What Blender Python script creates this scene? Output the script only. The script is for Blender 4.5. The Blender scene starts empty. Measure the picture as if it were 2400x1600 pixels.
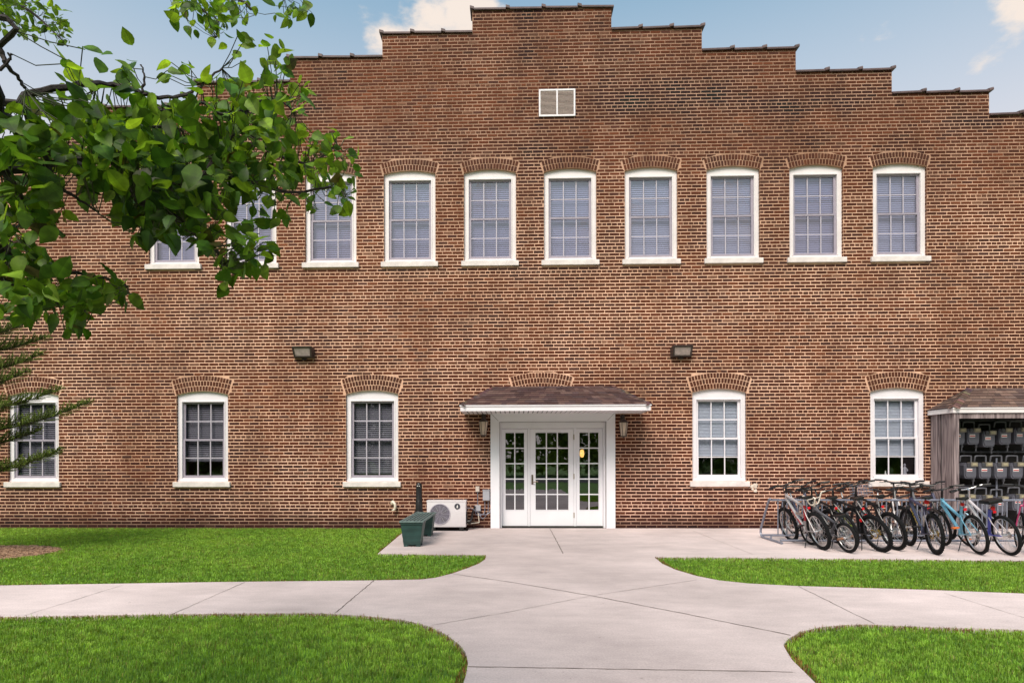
import bpy, bmesh, math, random
import numpy as np
from mathutils import Vector, Matrix, noise
from mathutils.geometry import tessellate_polygon

random.seed(7)
rng = np.random.default_rng(11)
scene = bpy.context.scene
C = scene.collection
PI = math.pi
R = math.radians

# ------------------------------------------------------------------ camera
D, H, F = 14.0, 1.55, 1470.0            # metres, metres, focal length in px of a 2400 px wide frame
YAW, ROLL = R(1.6), 0.002
CX, CY = 1163.0, 1074.0
_r = Vector((math.cos(YAW), math.sin(YAW), 0)); _u = Vector((0, 0, 1))
FW = Vector((-math.sin(YAW), math.cos(YAW), 0))
RT = _r * math.cos(ROLL) - _u * math.sin(ROLL)
UP = _u * math.cos(ROLL) + _r * math.sin(ROLL)
EYE = Vector((0, -D, H))
cam = bpy.data.cameras.new('camera'); cam_o = bpy.data.objects.new('camera', cam); C.objects.link(cam_o)
M = Matrix.Identity(4)
for i in range(3):
    M[i][0] = RT[i]; M[i][1] = UP[i]; M[i][2] = -FW[i]; M[i][3] = EYE[i]
cam_o.matrix_world = M
cam.sensor_width = 36; cam.lens = F / 2400 * 36
cam.shift_x = (1200 - CX) / 2400; cam.shift_y = (CY - 800) / 2400
cam.clip_start = 0.05; cam.clip_end = 2000
scene.camera = cam_o


def ray(px, py):
    return FW + RT * ((px - CX) / F) + UP * ((CY - py) / F)


def onY(px, py, Y=0.0):                 # measured photo point -> world point on a plane parallel to the facade
    d = ray(px, py); t = (Y - EYE.y) / d.y
    return EYE + d * t


def onZ(px, py, Z=0.0):                 # measured photo point -> world point on the ground
    d = ray(px, py); t = (Z - EYE.z) / d.z
    return EYE + d * t


# ------------------------------------------------------------------ materials
def new_mat(name):
    m = bpy.data.materials.new(name); m.use_nodes = True
    nt = m.node_tree; b = nt.nodes['Principled BSDF']
    return m, nt, b


def mat(name, col, rough=0.6, metal=0.0, var=0.15, scale=8.0, bump=0.0, bscale=60.0, attr=None, spec=0.5, detail=5):
    m, nt, b = new_mat(name)
    N, L = nt.nodes, nt.links
    b.inputs['Roughness'].default_value = rough; b.inputs['Metallic'].default_value = metal
    b.inputs['Specular IOR Level'].default_value = spec
    tc = N.new('ShaderNodeTexCoord')
    nz = N.new('ShaderNodeTexNoise'); nz.inputs['Scale'].default_value = scale; nz.inputs['Detail'].default_value = detail
    L.new(tc.outputs['Object'], nz.inputs['Vector'])
    mr = N.new('ShaderNodeMapRange'); mr.inputs[1].default_value = 0.3; mr.inputs[2].default_value = 0.7
    mr.inputs[3].default_value = 1 - var; mr.inputs[4].default_value = 1 + var
    L.new(nz.outputs['Fac'], mr.inputs[0])
    mx = N.new('ShaderNodeMix'); mx.data_type = 'RGBA'; mx.blend_type = 'MULTIPLY'; mx.inputs[0].default_value = 1
    if attr:
        at = N.new('ShaderNodeAttribute'); at.attribute_name = attr; L.new(at.outputs['Color'], mx.inputs[6])
    else:
        mx.inputs[6].default_value = (*col, 1)
    L.new(mr.outputs[0], mx.inputs[7])
    L.new(mx.outputs[2], b.inputs['Base Color'])
    if bump:
        n2 = N.new('ShaderNodeTexNoise'); n2.inputs['Scale'].default_value = bscale; n2.inputs['Detail'].default_value = 6
        L.new(tc.outputs['Object'], n2.inputs['Vector'])
        bp = N.new('ShaderNodeBump'); bp.inputs['Strength'].default_value = bump; bp.inputs['Distance'].default_value = 0.01
        L.new(n2.outputs['Fac'], bp.inputs['Height']); L.new(bp.outputs['Normal'], b.inputs['Normal'])
    return m


def leaf_mat(name, trans=0.35, rough=0.45, mott=9.0):
    m, nt, b = new_mat(name); N, L = nt.nodes, nt.links
    at = N.new('ShaderNodeAttribute'); at.attribute_name = 'tint'
    L.new(at.outputs['Color'], b.inputs['Base Color']); b.inputs['Roughness'].default_value = rough; b.inputs['Specular IOR Level'].default_value = .25
    tc = N.new('ShaderNodeTexCoord'); nz = N.new('ShaderNodeTexNoise'); nz.inputs['Scale'].default_value = mott; nz.inputs['Detail'].default_value = 4
    L.new(tc.outputs['Object'], nz.inputs['Vector'])
    mr = N.new('ShaderNodeMapRange'); mr.inputs[1].default_value = .3; mr.inputs[2].default_value = .7; mr.inputs[3].default_value = .55; mr.inputs[4].default_value = 1.4; L.new(nz.outputs['Fac'], mr.inputs[0])
    mm_ = N.new('ShaderNodeMix'); mm_.data_type = 'RGBA'; mm_.blend_type = 'MULTIPLY'; mm_.inputs[0].default_value = 1
    L.new(at.outputs['Color'], mm_.inputs[6]); L.new(mr.outputs[0], mm_.inputs[7]); L.new(mm_.outputs[2], b.inputs['Base Color'])
    tr = N.new('ShaderNodeBsdfTranslucent')
    mu = N.new('ShaderNodeMix'); mu.data_type = 'RGBA'; mu.blend_type = 'MULTIPLY'; mu.inputs[0].default_value = 1
    mu.inputs[7].default_value = (1.9, 1.75, 0.7, 1)
    L.new(mm_.outputs[2], mu.inputs[6]); L.new(mu.outputs[2], tr.inputs['Color'])
    ms = N.new('ShaderNodeMixShader'); ms.inputs[0].default_value = trans
    out = N['Material Output']
    L.new(b.outputs[0], ms.inputs[1]); L.new(tr.outputs[0], ms.inputs[2]); L.new(ms.outputs[0], out.inputs['Surface'])
    return m


def glass_mat(name, refl=0.12, wave=0.0, tint=(0.9, 0.92, 0.95), wscale=6.0):
    m, nt, b = new_mat(name); N, L = nt.nodes, nt.links
    N.remove(b)
    tr = N.new('ShaderNodeBsdfTransparent'); tr.inputs[0].default_value = (*tint, 1)
    gl = N.new('ShaderNodeBsdfGlossy'); gl.inputs['Roughness'].default_value = 0.0; gl.inputs[0].default_value = (0.92, 0.93, 1.0, 1)
    fr = N.new('ShaderNodeLayerWeight'); fr.inputs[0].default_value = .5
    pw = N.new('ShaderNodeMath'); pw.operation = 'POWER'; pw.inputs[1].default_value = 5; L.new(fr.outputs['Facing'], pw.inputs[0])
    ad = N.new('ShaderNodeMath'); ad.operation = 'MULTIPLY_ADD'; ad.inputs[1].default_value = .8; ad.inputs[2].default_value = refl + .045; ad.use_clamp = True
    L.new(pw.outputs[0], ad.inputs[0])
    ms = N.new('ShaderNodeMixShader'); L.new(ad.outputs[0], ms.inputs[0])
    L.new(tr.outputs[0], ms.inputs[1]); L.new(gl.outputs[0], ms.inputs[2])
    if wave:
        tc = N.new('ShaderNodeTexCoord'); nz = N.new('ShaderNodeTexNoise'); nz.inputs['Scale'].default_value = wscale
        nz.inputs['Detail'].default_value = 3
        L.new(tc.outputs['Object'], nz.inputs['Vector'])
        bp = N.new('ShaderNodeBump'); bp.inputs['Strength'].default_value = wave; bp.inputs['Distance'].default_value = 0.02
        L.new(nz.outputs['Fac'], bp.inputs['Height']); L.new(bp.outputs[0], gl.inputs['Normal'])
    L.new(ms.outputs[0], N['Material Output'].inputs['Surface'])
    return m


def brick_mat():
    m, nt, b = new_mat('weathered_brick'); N, L = nt.nodes, nt.links
    at = N.new('ShaderNodeAttribute'); at.attribute_name = 'tint'
    tc = N.new('ShaderNodeTexCoord')
    n1 = N.new('ShaderNodeTexNoise'); n1.inputs['Scale'].default_value = 22; n1.inputs['Detail'].default_value = 8
    n1.inputs['Roughness'].default_value = 0.7
    L.new(tc.outputs['Object'], n1.inputs['Vector'])
    mr = N.new('ShaderNodeMapRange'); mr.inputs[1].default_value = .25; mr.inputs[2].default_value = .75
    mr.inputs[3].default_value = .68; mr.inputs[4].default_value = 1.35
    L.new(n1.outputs['Fac'], mr.inputs[0])
    mx = N.new('ShaderNodeMix'); mx.data_type = 'RGBA'; mx.blend_type = 'MULTIPLY'; mx.inputs[0].default_value = 1
    L.new(at.outputs['Color'], mx.inputs[6]); L.new(mr.outputs[0], mx.inputs[7])
    L.new(mx.outputs[2], b.inputs['Base Color'])
    b.inputs['Roughness'].default_value = .85; b.inputs['Specular IOR Level'].default_value = .25
    bp = N.new('ShaderNodeBump'); bp.inputs['Strength'].default_value = .35; bp.inputs['Distance'].default_value = .01
    L.new(n1.outputs['Fac'], bp.inputs['Height']); L.new(bp.outputs[0], b.inputs['Normal'])
    return m


def mortar_mat():
    m, nt, b = new_mat('lime_mortar'); N, L = nt.nodes, nt.links
    tc = N.new('ShaderNodeTexCoord')
    n1 = N.new('ShaderNodeTexNoise'); n1.inputs['Scale'].default_value = .55; n1.inputs['Detail'].default_value = 5
    L.new(tc.outputs['Object'], n1.inputs['Vector'])
    cr = N.new('ShaderNodeValToRGB'); e = cr.color_ramp.elements
    e[0].position = .32; e[0].color = (.56, .335, .225, 1); e[1].position = .66; e[1].color = (.88, .585, .435, 1)
    L.new(n1.outputs['Fac'], cr.inputs[0])
    # height: paler and brighter over the middle of the wall, duller up in the gable
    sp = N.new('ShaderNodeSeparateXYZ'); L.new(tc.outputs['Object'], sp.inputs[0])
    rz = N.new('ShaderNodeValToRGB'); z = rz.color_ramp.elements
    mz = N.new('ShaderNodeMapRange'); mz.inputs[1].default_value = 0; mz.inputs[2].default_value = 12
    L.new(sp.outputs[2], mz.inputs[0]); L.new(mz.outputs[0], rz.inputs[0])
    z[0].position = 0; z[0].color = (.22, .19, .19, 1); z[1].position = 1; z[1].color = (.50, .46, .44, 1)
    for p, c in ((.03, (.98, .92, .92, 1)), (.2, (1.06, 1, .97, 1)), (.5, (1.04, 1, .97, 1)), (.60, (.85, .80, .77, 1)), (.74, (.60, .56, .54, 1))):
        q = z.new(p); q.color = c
    mx = N.new('ShaderNodeMix'); mx.data_type = 'RGBA'; mx.blend_type = 'MULTIPLY'; mx.inputs[0].default_value = 1
    L.new(cr.outputs[0], mx.inputs[6]); L.new(rz.outputs[0], mx.inputs[7])
    n2 = N.new('ShaderNodeTexNoise'); n2.inputs['Scale'].default_value = 14; n2.inputs['Detail'].default_value = 6
    mpv = N.new('ShaderNodeMapping'); mpv.inputs['Scale'].default_value = (.16, .16, .05); L.new(tc.outputs['Object'], mpv.inputs[0])
    n2.inputs['Roughness'].default_value = .72; n2.inputs['Detail'].default_value = 10
    L.new(mpv.outputs[0], n2.inputs['Vector'])
    mr = N.new('ShaderNodeMapRange'); mr.inputs[1].default_value = .32; mr.inputs[2].default_value = .66
    mr.inputs[3].default_value = .60; mr.inputs[4].default_value = 1.12
    L.new(n2.outputs['Fac'], mr.inputs[0])
    m2 = N.new('ShaderNodeMix'); m2.data_type = 'RGBA'; m2.blend_type = 'MULTIPLY'; m2.inputs[0].default_value = 1
    L.new(mx.outputs[2], m2.inputs[6]); L.new(mr.outputs[0], m2.inputs[7])
    L.new(m2.outputs[2], b.inputs['Base Color']); b.inputs['Roughness'].default_value = .95
    b.inputs['Specular IOR Level'].default_value = .1
    return m


def concrete_mat():
    m, nt, b = new_mat('pale_concrete'); N, L = nt.nodes, nt.links
    tc = N.new('ShaderNodeTexCoord')

    def nz(s, d, rough=.6, sx=1):
        mp = N.new('ShaderNodeMapping'); mp.inputs['Scale'].default_value = (sx, 1, 1)
        L.new(tc.outputs['Object'], mp.inputs[0])
        n = N.new('ShaderNodeTexNoise'); n.inputs['Scale'].default_value = s; n.inputs['Detail'].default_value = d
        n.inputs['Roughness'].default_value = rough
        L.new(mp.outputs[0], n.inputs['Vector']); return n

    def rng_(n, a, c, lo=.3, hi=.7):
        q = N.new('ShaderNodeMapRange'); q.inputs[1].default_value = lo; q.inputs[2].default_value = hi
        q.inputs[3].default_value = a; q.inputs[4].default_value = c; L.new(n.outputs['Fac'], q.inputs[0]); return q
    a = rng_(nz(.55, 6, .65), .76, 1.11); c = rng_(nz(3.0, 8, .75, .35), .86, 1.09); d = rng_(nz(60, 4, .8), .80, 1.14)
    m1 = N.new('ShaderNodeMath'); m1.operation = 'MULTIPLY'; L.new(a.outputs[0], m1.inputs[0]); L.new(c.outputs[0], m1.inputs[1])
    m2 = N.new('ShaderNodeMath'); m2.operation = 'MULTIPLY'; L.new(m1.outputs[0], m2.inputs[0]); L.new(d.outputs[0], m2.inputs[1])
    # dark specks and pits
    v = N.new('ShaderNodeTexVoronoi'); v.inputs['Scale'].default_value = 9; L.new(tc.outputs['Object'], v.inputs['Vector'])
    s = N.new('ShaderNodeMapRange'); s.inputs[1].default_value = .03; s.inputs[2].default_value = .06
    s.inputs[3].default_value = .72; s.inputs[4].default_value = 1; L.new(v.outputs['Distance'], s.inputs[0])
    m3 = N.new('ShaderNodeMath'); m3.operation = 'MULTIPLY'; L.new(m2.outputs[0], m3.inputs[0]); L.new(s.outputs[0], m3.inputs[1])
    mx = N.new('ShaderNodeMix'); mx.data_type = 'RGBA'; mx.blend_type = 'MULTIPLY'; mx.inputs[0].default_value = 1
    mx.inputs[6].default_value = (.615, .51, .495, 1)
    # lighter on the side paths, greyer at the crossing
    sp = N.new('ShaderNodeSeparateXYZ'); L.new(tc.outputs['Object'], sp.inputs[0])
    ab = N.new('ShaderNodeMath'); ab.operation = 'ABSOLUTE'; L.new(sp.outputs[0], ab.inputs[0])
    q = N.new('ShaderNodeMapRange'); q.inputs[1].default_value = 1; q.inputs[2].default_value = 5.5
    q.inputs[3].default_value = .86; q.inputs[4].default_value = 1.16; L.new(ab.outputs[0], q.inputs[0])
    m4 = N.new('ShaderNodeMath'); m4.operation = 'MULTIPLY'; L.new(m3.outputs[0], m4.inputs[0]); L.new(q.outputs[0], m4.inputs[1])
    L.new(m4.outputs[0], mx.inputs[7]); L.new(mx.outputs[2], b.inputs['Base Color'])
    b.inputs['Roughness'].default_value = .9; b.inputs['Specular IOR Level'].default_value = .2
    n = nz(90, 5); bp = N.new('ShaderNodeBump'); bp.inputs['Strength'].default_value = .25; bp.inputs['Distance'].default_value = .004
    L.new(n.outputs['Fac'], bp.inputs['Height']); L.new(bp.outputs[0], b.inputs['Normal'])
    return m


def wood_mat():
    m, nt, b = new_mat('weathered_wood'); N, L = nt.nodes, nt.links
    tc = N.new('ShaderNodeTexCoord'); mp = N.new('ShaderNodeMapping'); mp.inputs['Scale'].default_value = (16, 16, 1.1)
    L.new(tc.outputs['Object'], mp.inputs[0])
    n = N.new('ShaderNodeTexNoise'); n.inputs['Scale'].default_value = 1.0; n.inputs['Detail'].default_value = 8
    n.inputs['Distortion'].default_value = 1.2
    L.new(mp.outputs[0], n.inputs['Vector'])
    cr = N.new('ShaderNodeValToRGB'); e = cr.color_ramp.elements
    e[0].position = .33; e[0].color = (.085, .06, .065, 1); e[1].position = .66; e[1].color = (.38, .30, .30, 1)
    L.new(n.outputs['Fac'], cr.inputs[0]); L.new(cr.outputs[0], b.inputs['Base Color']); b.inputs['Roughness'].default_value = .9
    bp = N.new('ShaderNodeBump'); bp.inputs['Strength'].default_value = .4; bp.inputs['Distance'].default_value = .01
    L.new(n.outputs['Fac'], bp.inputs['Height']); L.new(bp.outputs[0], b.inputs['Normal'])
    return m


def emit_mat(name, col, s):
    m, nt, b = new_mat(name)
    b.inputs['Base Color'].default_value = (*col, 1); b.inputs['Emission Color'].default_value = (*col, 1)
    b.inputs['Emission Strength'].default_value = s
    return m


MT = dict(
    brick=brick_mat(), mortar=mortar_mat(), concrete=concrete_mat(), wood=wood_mat(),
    white=mat('white_paint', (.79, .75, .79), .45, var=.05, scale=3, bump=.05),
    whitewarm=mat('cream_white_paint', (.79, .735, .745), .5, var=.06, scale=3, bump=.05),
    door_white=mat('door_white_paint', (.80, .79, .84), .35, var=.03, scale=2),
    grey_sash=mat('grey_sash_paint', (.34, .30, .36), .5, var=.06),
    muntin_grey=mat('pale_grey_muntin', (.47, .43, .49), .5, var=.05),
    stone=mat('limestone_sill', (.72, .65, .63), .8, var=.16, scale=5, bump=.2, bscale=30),
    blind_pale=mat('pale_blind', (.21, .21, .36), .6, var=.08, scale=2),
    blind_pale2=mat('lilac_blind', (.155, .15, .29), .6, var=.08, scale=2), blind_pale3=mat('light_blind', (.27, .28, .42), .6, var=.08, scale=2),
    blind_white=mat('white_blind', (.50, .52, .60), .6, var=.05, scale=2),
    blind_dark=mat('grey_blind', (.105, .095, .125), .6, var=.06, scale=2),
    glass=glass_mat('window_glass', .045, .03), glass_up=glass_mat('wavy_window_glass', .15, .07, wscale=9),
    door_glass=glass_mat('door_glass', .15, .03, (.55, .55, .55), 3.0),
    dark=mat('dark_interior', (.03, .028, .03), .8),
    coping=mat('glazed_coping_tile', (.10, .062, .060), .5, var=.3, scale=6, bump=.1),
    bronze=mat('bronze_metal', (.070, .050, .046), .45, .4, var=.2),
    lens=mat('frosted_lens', (.42, .34, .32), .25, var=.2, scale=12),
    lantern_glass=mat('smoked_lantern_glass', (.60, .48, .40), .25, var=.2, scale=6),
    shingle=mat('asphalt_shingle', (0, 0, 0), .95, var=.3, scale=90, attr='tint', bump=.4, bscale=150, spec=.15),
    ac=mat('off_white_enamel', (.64, .60, .62), .4, var=.04, scale=3),
    ac_dark=mat('fan_shadow_grey', (.10, .09, .13), .5),
    black=mat('black_plastic', (.007, .007, .008), .42, var=.2),
    rubber=mat('tyre_rubber', (.009, .009, .010), .9, spec=.2, var=.3, scale=40, bump=.3, bscale=120),
    chrome=mat('bare_aluminium', (.62, .60, .60), .28, .9, var=.1),
    galv=mat('galvanised_steel', (.22, .23, .29), .42, .25, var=.18, scale=10),
    grey_box=mat('grey_enamel', (.36, .36, .40), .5, var=.08),
    beige=mat('beige_plastic', (.55, .47, .41), .55, var=.06),
    pvc=mat('cream_pvc', (.68, .60, .50), .4, var=.08),
    green=mat('green_plastic', (.014, .046, .042), .5, var=.3, scale=5, bump=.08, bscale=20),
    green_top=mat('faded_green_plastic', (.095, .14, .135), .55, var=.25, scale=8),
    pipe=mat('pipe_grey', (.11, .11, .13), .5, var=.25, scale=14),
    meter=mat('meter_grey', (.095, .095, .12), .5, var=.1),
    meter_dark=mat('meter_dark_grey', (.05, .05, .06), .5, var=.2),
    index=mat('meter_index_beige', (.20, .175, .13), .5, var=.1),
    tag=mat('paper_tag', (.7, .68, .66), .6, var=.03), red=mat('red_paint', (.42, .02, .03), .35, var=.1),
    rust=mat('rusty_pipe', (.20, .09, .05), .8, var=.4, scale=20),
    bark=mat('dark_bark', (.030, .021, .020), .85, var=.4, scale=30, bump=.5, bscale=80),
    bark2=mat('conifer_bark', (.07, .05, .04), .9, var=.4, scale=20, bump=.5),
    leaf=leaf_mat('pear_leaf', .44, .50, 26.0), needle=leaf_mat('fir_needles', .12, .6), grass=leaf_mat('grass_blade', .28, .55),
    joint=mat('joint_gap', (.15, .12, .105), .95, var=.5, scale=6), joint2=mat('faint_joint', (.30, .255, .24), .95, var=.3, scale=6),
    soil=mat('lawn_soil', (.078, .17, .018), .95, var=.45, scale=3, bump=.3, bscale=40),
    mulch=mat('bark_mulch', (.33, .20, .125), .95, var=.5, scale=30, bump=.6, bscale=60),
    asphalt=mat('asphalt', (.05, .05, .052), .9, var=.2, scale=40),
    roof=mat('roof_membrane', (.12, .11, .11), .9, var=.2),
    lamp=emit_mat('lit_lamp_glass', (1.0, .55, .14), 3.0),
    yellow=mat('yellow_decal', (.75, .55, .02), .4, var=.05), gold=mat('brass_rotor', (.50, .33, .05), .35, .6, var=.1),
    orange=mat('orange_reflector', (.7, .16, .02), .3), redref=mat('red_reflector', (.6, .01, .02), .25),
    patch=mat('pale_mortar_patch', (.72, .62, .53), .9, var=.2, scale=20),
)

def paint(name, col, rough=.28):
    return mat(name, col, rough, 0.0, var=.06, scale=12)

# ------------------------------------------------------------------ mesh helpers
class MB:
    def __init__(s):
        s.v = []; s.f = []; s.m = []; s.c = []

    def face(s, pts, m=0, c=(1, 1, 1)):
        n = len(s.v); s.v.extend([tuple(p) for p in pts]); s.f.append(tuple(range(n, n + len(pts)))); s.m.append(m); s.c.append(c)

    def add(s, vs, fs, m=0, c=(1, 1, 1)):
        n = len(s.v); s.v.extend([tuple(p) for p in vs])
        for f in fs:
            s.f.append(tuple(i + n for i in f)); s.m.append(m); s.c.append(c)

    def box(s, x0, x1, y0, y1, z0, z1, m=0, c=(1, 1, 1), bev=0.0, T=None):
        if bev <= 0:
            vs = [(x, y, z) for z in (z0, z1) for y in (y0, y1) for x in (x0, x1)]
            fs = [(0, 2, 3, 1), (4, 5, 7, 6), (0, 1, 5, 4), (2, 6, 7, 3), (0, 4, 6, 2), (1, 3, 7, 5)]
        else:
            bm = bmesh.new(); bmesh.ops.create_cube(bm, size=1)
            for v in bm.verts:
                v.co = ((x0 + x1) / 2 + v.co.x * (x1 - x0), (y0 + y1) / 2 + v.co.y * (y1 - y0), (z0 + z1) / 2 + v.co.z * (z1 - z0))
            bmesh.ops.bevel(bm, geom=list(bm.edges), offset=bev, segments=2, affect='EDGES', profile=.6)
            bm.verts.index_update()
            vs = [v.co.copy() for v in bm.verts]; fs = [tuple(v.index for v in f.verts) for f in bm.faces]; bm.free()
        if T is not None:
            vs = [T @ Vector(v) for v in vs]
        s.add(vs, fs, m, c)

    def tube(s, pts, r, seg=8, m=0, c=(1, 1, 1), cap=True):
        pts = [Vector(p) for p in pts]; n = len(pts)
        rs = r if isinstance(r, (list, tuple)) else [r] * n
        t0 = (pts[1] - pts[0]).normalized()
        a = Vector((0, 0, 1)) if abs(t0.z) < .9 else Vector((1, 0, 0))
        u = t0.cross(a).normalized(); vs = []
        for i in range(n):
            t = (pts[min(i + 1, n - 1)] - pts[max(i - 1, 0)])
            t = t.normalized() if t.length > 1e-9 else t0
            u = (u - t * u.dot(t)); u = u.normalized() if u.length > 1e-6 else t.orthogonal().normalized()
            w = t.cross(u)
            for k in range(seg):
                q = 2 * PI * k / seg
                vs.append(pts[i] + (u * math.cos(q) + w * math.sin(q)) * rs[i])
        fs = []
        for i in range(n - 1):
            for k in range(seg):
                k2 = (k + 1) % seg
                fs.append((i * seg + k, i * seg + k2, (i + 1) * seg + k2, (i + 1) * seg + k))
        if cap:
            fs.append(tuple(range(seg))[::-1]); fs.append(tuple((n - 1) * seg + k for k in range(seg)))
        s.add(vs, fs, m, c)

    def ring(s, cen, axis, R0, r, seg=28, sub=8, m=0, c=(1, 1, 1), sq=1.0, a0=0, a1=2 * PI):
        cen = Vector(cen); ax = Vector(axis).normalized(); u = ax.orthogonal().normalized()
        if abs(ax.y) > .9: u = Vector((1, 0, 0))
        w = ax.cross(u); full = abs(a1 - a0 - 2 * PI) < 1e-6
        n = seg if full else seg + 1; vs = []
        for i in range(n):
            q = a0 + (a1 - a0) * i / seg; d = u * math.cos(q) + w * math.sin(q)
            for k in range(sub):
                p = 2 * PI * k / sub
                vs.append(cen + d * (R0 + r * math.cos(p)) + ax * (r * sq * math.sin(p)))
        fs = []
        for i in range(n if full else n - 1):
            j = (i + 1) % n
            for k in range(sub):
                k2 = (k + 1) % sub
                fs.append((i * sub + k, j * sub + k, j * sub + k2, i * sub + k2))
        s.add(vs, fs, m, c)

    def lathe(s, prof, cen=(0, 0, 0), axis='z', seg=20, m=0, c=(1, 1, 1)):
        vs = []; n = len(prof)
        for r, h in prof:
            for k in range(seg):
                q = 2 * PI * k / seg; a, b = r * math.cos(q), r * math.sin(q)
                p = (a, b, h) if axis == 'z' else ((a, h, b) if axis == 'y' else (h, a, b))
                vs.append((p[0] + cen[0], p[1] + cen[1], p[2] + cen[2]))
        fs = [(i * seg + k, i * seg + (k + 1) % seg, (i + 1) * seg + (k + 1) % seg, (i + 1) * seg + k) for i in range(n - 1) for k in range(seg)]
        fs.append(tuple(range(seg))[::-1]); fs.append(tuple((n - 1) * seg + k for k in range(seg)))
        s.add(vs, fs, m, c)

    def poly(s, outer, holes, y0, y1, m=0, c=(1, 1, 1), back=True):      # x/z polygon with holes, extruded from y0 (front) to y1
        loops = [[Vector((x, z, 0)) for x, z in outer]] + [[Vector((x, z, 0)) for x, z in h] for h in holes]
        tris = tessellate_polygon(loops); flat = [p for l in loops for p in l]
        for y in ((y0, y1) if back else (y0,)):
            s.add([(p.x, y, p.y) for p in flat], tris, m, c)
        for l in loops:
            for i in range(len(l)):
                a, b = l[i], l[(i + 1) % len(l)]
                s.face([(a.x, y0, a.y), (b.x, y0, b.y), (b.x, y1, b.y), (a.x, y1, a.y)], m, c)

    def build(s, name, mats, parent=None, smooth=False, loc=None, fix=True):
        me = bpy.data.meshes.new(name)
        me.from_pydata(s.v, [], s.f)
        for k in (mats if isinstance(mats, (list, tuple)) else [mats]):
            me.materials.append(MT[k] if isinstance(k, str) else k)
        if any(s.m): me.polygons.foreach_set('material_index', s.m)
        if any(c != (1, 1, 1) for c in s.c):
            at = me.color_attributes.new('tint', 'FLOAT_COLOR', 'CORNER')
            ln = [len(f) for f in s.f]
            arr = np.repeat(np.array([(*c, 1) for c in s.c], dtype=np.float32), ln, axis=0)
            at.data.foreach_set('color', arr.ravel())
        if fix:
            bm = bmesh.new(); bm.from_mesh(me); bmesh.ops.recalc_face_normals(bm, faces=bm.faces); bm.to_mesh(me); bm.free()
        if smooth:
            me.polygons.foreach_set('use_smooth', [True] * len(me.polygons))
            try: me.set_sharp_from_angle(angle=R(40))
            except Exception: pass
        me.update()
        o = bpy.data.objects.new(name, me); C.objects.link(o)
        if parent: o.parent = parent
        if loc is not None: o.location = loc
        return o


def np_mesh(name, V, Fq, col, material, parent=None):        # V (n,3), Fq (m,k), col (m,3) per face
    me = bpy.data.meshes.new(name)
    k = Fq.shape[1]
    me.vertices.add(len(V)); me.vertices.foreach_set('co', V.astype(np.float32).ravel())
    me.loops.add(Fq.size); me.loops.foreach_set('vertex_index', Fq.astype(np.int32).ravel())
    me.polygons.add(len(Fq)); me.polygons.foreach_set('loop_start', np.arange(0, Fq.size, k, dtype=np.int32))
    me.update(calc_edges=True)
    at = me.color_attributes.new('tint', 'FLOAT_COLOR', 'CORNER')
    c4 = np.concatenate([col, np.ones((len(col), 1))], 1).astype(np.float32)
    at.data.foreach_set('color', np.repeat(c4, k, axis=0).ravel())
    me.materials.append(material); me.validate()
    o = bpy.data.objects.new(name, me); C.objects.link(o)
    if parent: o.parent = parent
    return o


def tag(o, label=None, cat=None, group=None, kind=None):
    if label: o['label'] = label
    if cat: o['category'] = cat
    if group: o['group'] = group
    if kind: o['kind'] = kind
    return o


def thing(name, label, cat, loc=(0, 0, 0), rot=(0, 0, 0), group=None):
    o = bpy.data.objects.new(name, None); C.objects.link(o); o.location = loc; o.rotation_euler = rot
    o.empty_display_size = .1
    return tag(o, label, cat, group)


def copy_tree(o, parent=None):
    c = o.copy(); C.objects.link(c)
    if parent: c.parent = parent
    for ch in list(o.children): copy_tree(ch, c)
    return c


def spline(pts, n=6):
    P = [Vector(p) for p in pts]; out = []
    for i in range(len(P) - 1):
        p0, p1, p2, p3 = P[max(i - 1, 0)], P[i], P[i + 1], P[min(i + 2, len(P) - 1)]
        for k in range(n):
            t = k / n
            out.append(.5 * ((2 * p1) + (p2 - p0) * t + (2 * p0 - 5 * p1 + 4 * p2 - p3) * t * t + (3 * p1 - p0 - 3 * p2 + p3) * t ** 3))
    out.append(P[-1]); return out


# ------------------------------------------------------------------ ground, walk and joints
def gz(px, py): p = onZ(px, py, 0); return (p.x, p.y)

FL = [gz(*p) for p in ((0, 1445), (255, 1440), (587, 1436), (755, 1436), (867, 1443), (944, 1451), (1000, 1465), (1046, 1486), (1077, 1509), (1092, 1529), (1097, 1552), (1093, 1577), (1086, 1600))]
FR = [gz(*p) for p in ((2400, 1475), (2169, 1468), (2042, 1462), (1976, 1463), (1914, 1470), (1873, 1481), (1848, 1496), (1836, 1510), (1843, 1524), (1858, 1547), (1884, 1572), (1912, 1600))]
BLs = [gz(*p) for p in ((0, 1371), (510, 1363), (877, 1359), (985, 1357), (1020, 1353), (1060, 1343), (1097, 1330), (1122, 1320), (1137, 1310), (1139, 1300))]
SLC = gz(885, 1297)
BRs = [gz(*p) for p in ((2400, 1390), (2169, 1381), (1863, 1372), (1751, 1366), (1685, 1359), (1634, 1349), (1583, 1334), (1552, 1320), (1534, 1305))]
BRt = [gz(*p) for p in ((1623, 1305), (2016, 1309), (2400, 1313))]
WY = -0.012                                         # concrete butts against the wall base
slabL = onZ(941, 1247).x
XR, XL = 19.0, -19.0

def ext(a, b, x):                                   # extend the line a->b to a given x
    t = (x - a[0]) / (b[0] - a[0]); return (x, a[1] + (b[1] - a[1]) * t)

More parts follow.
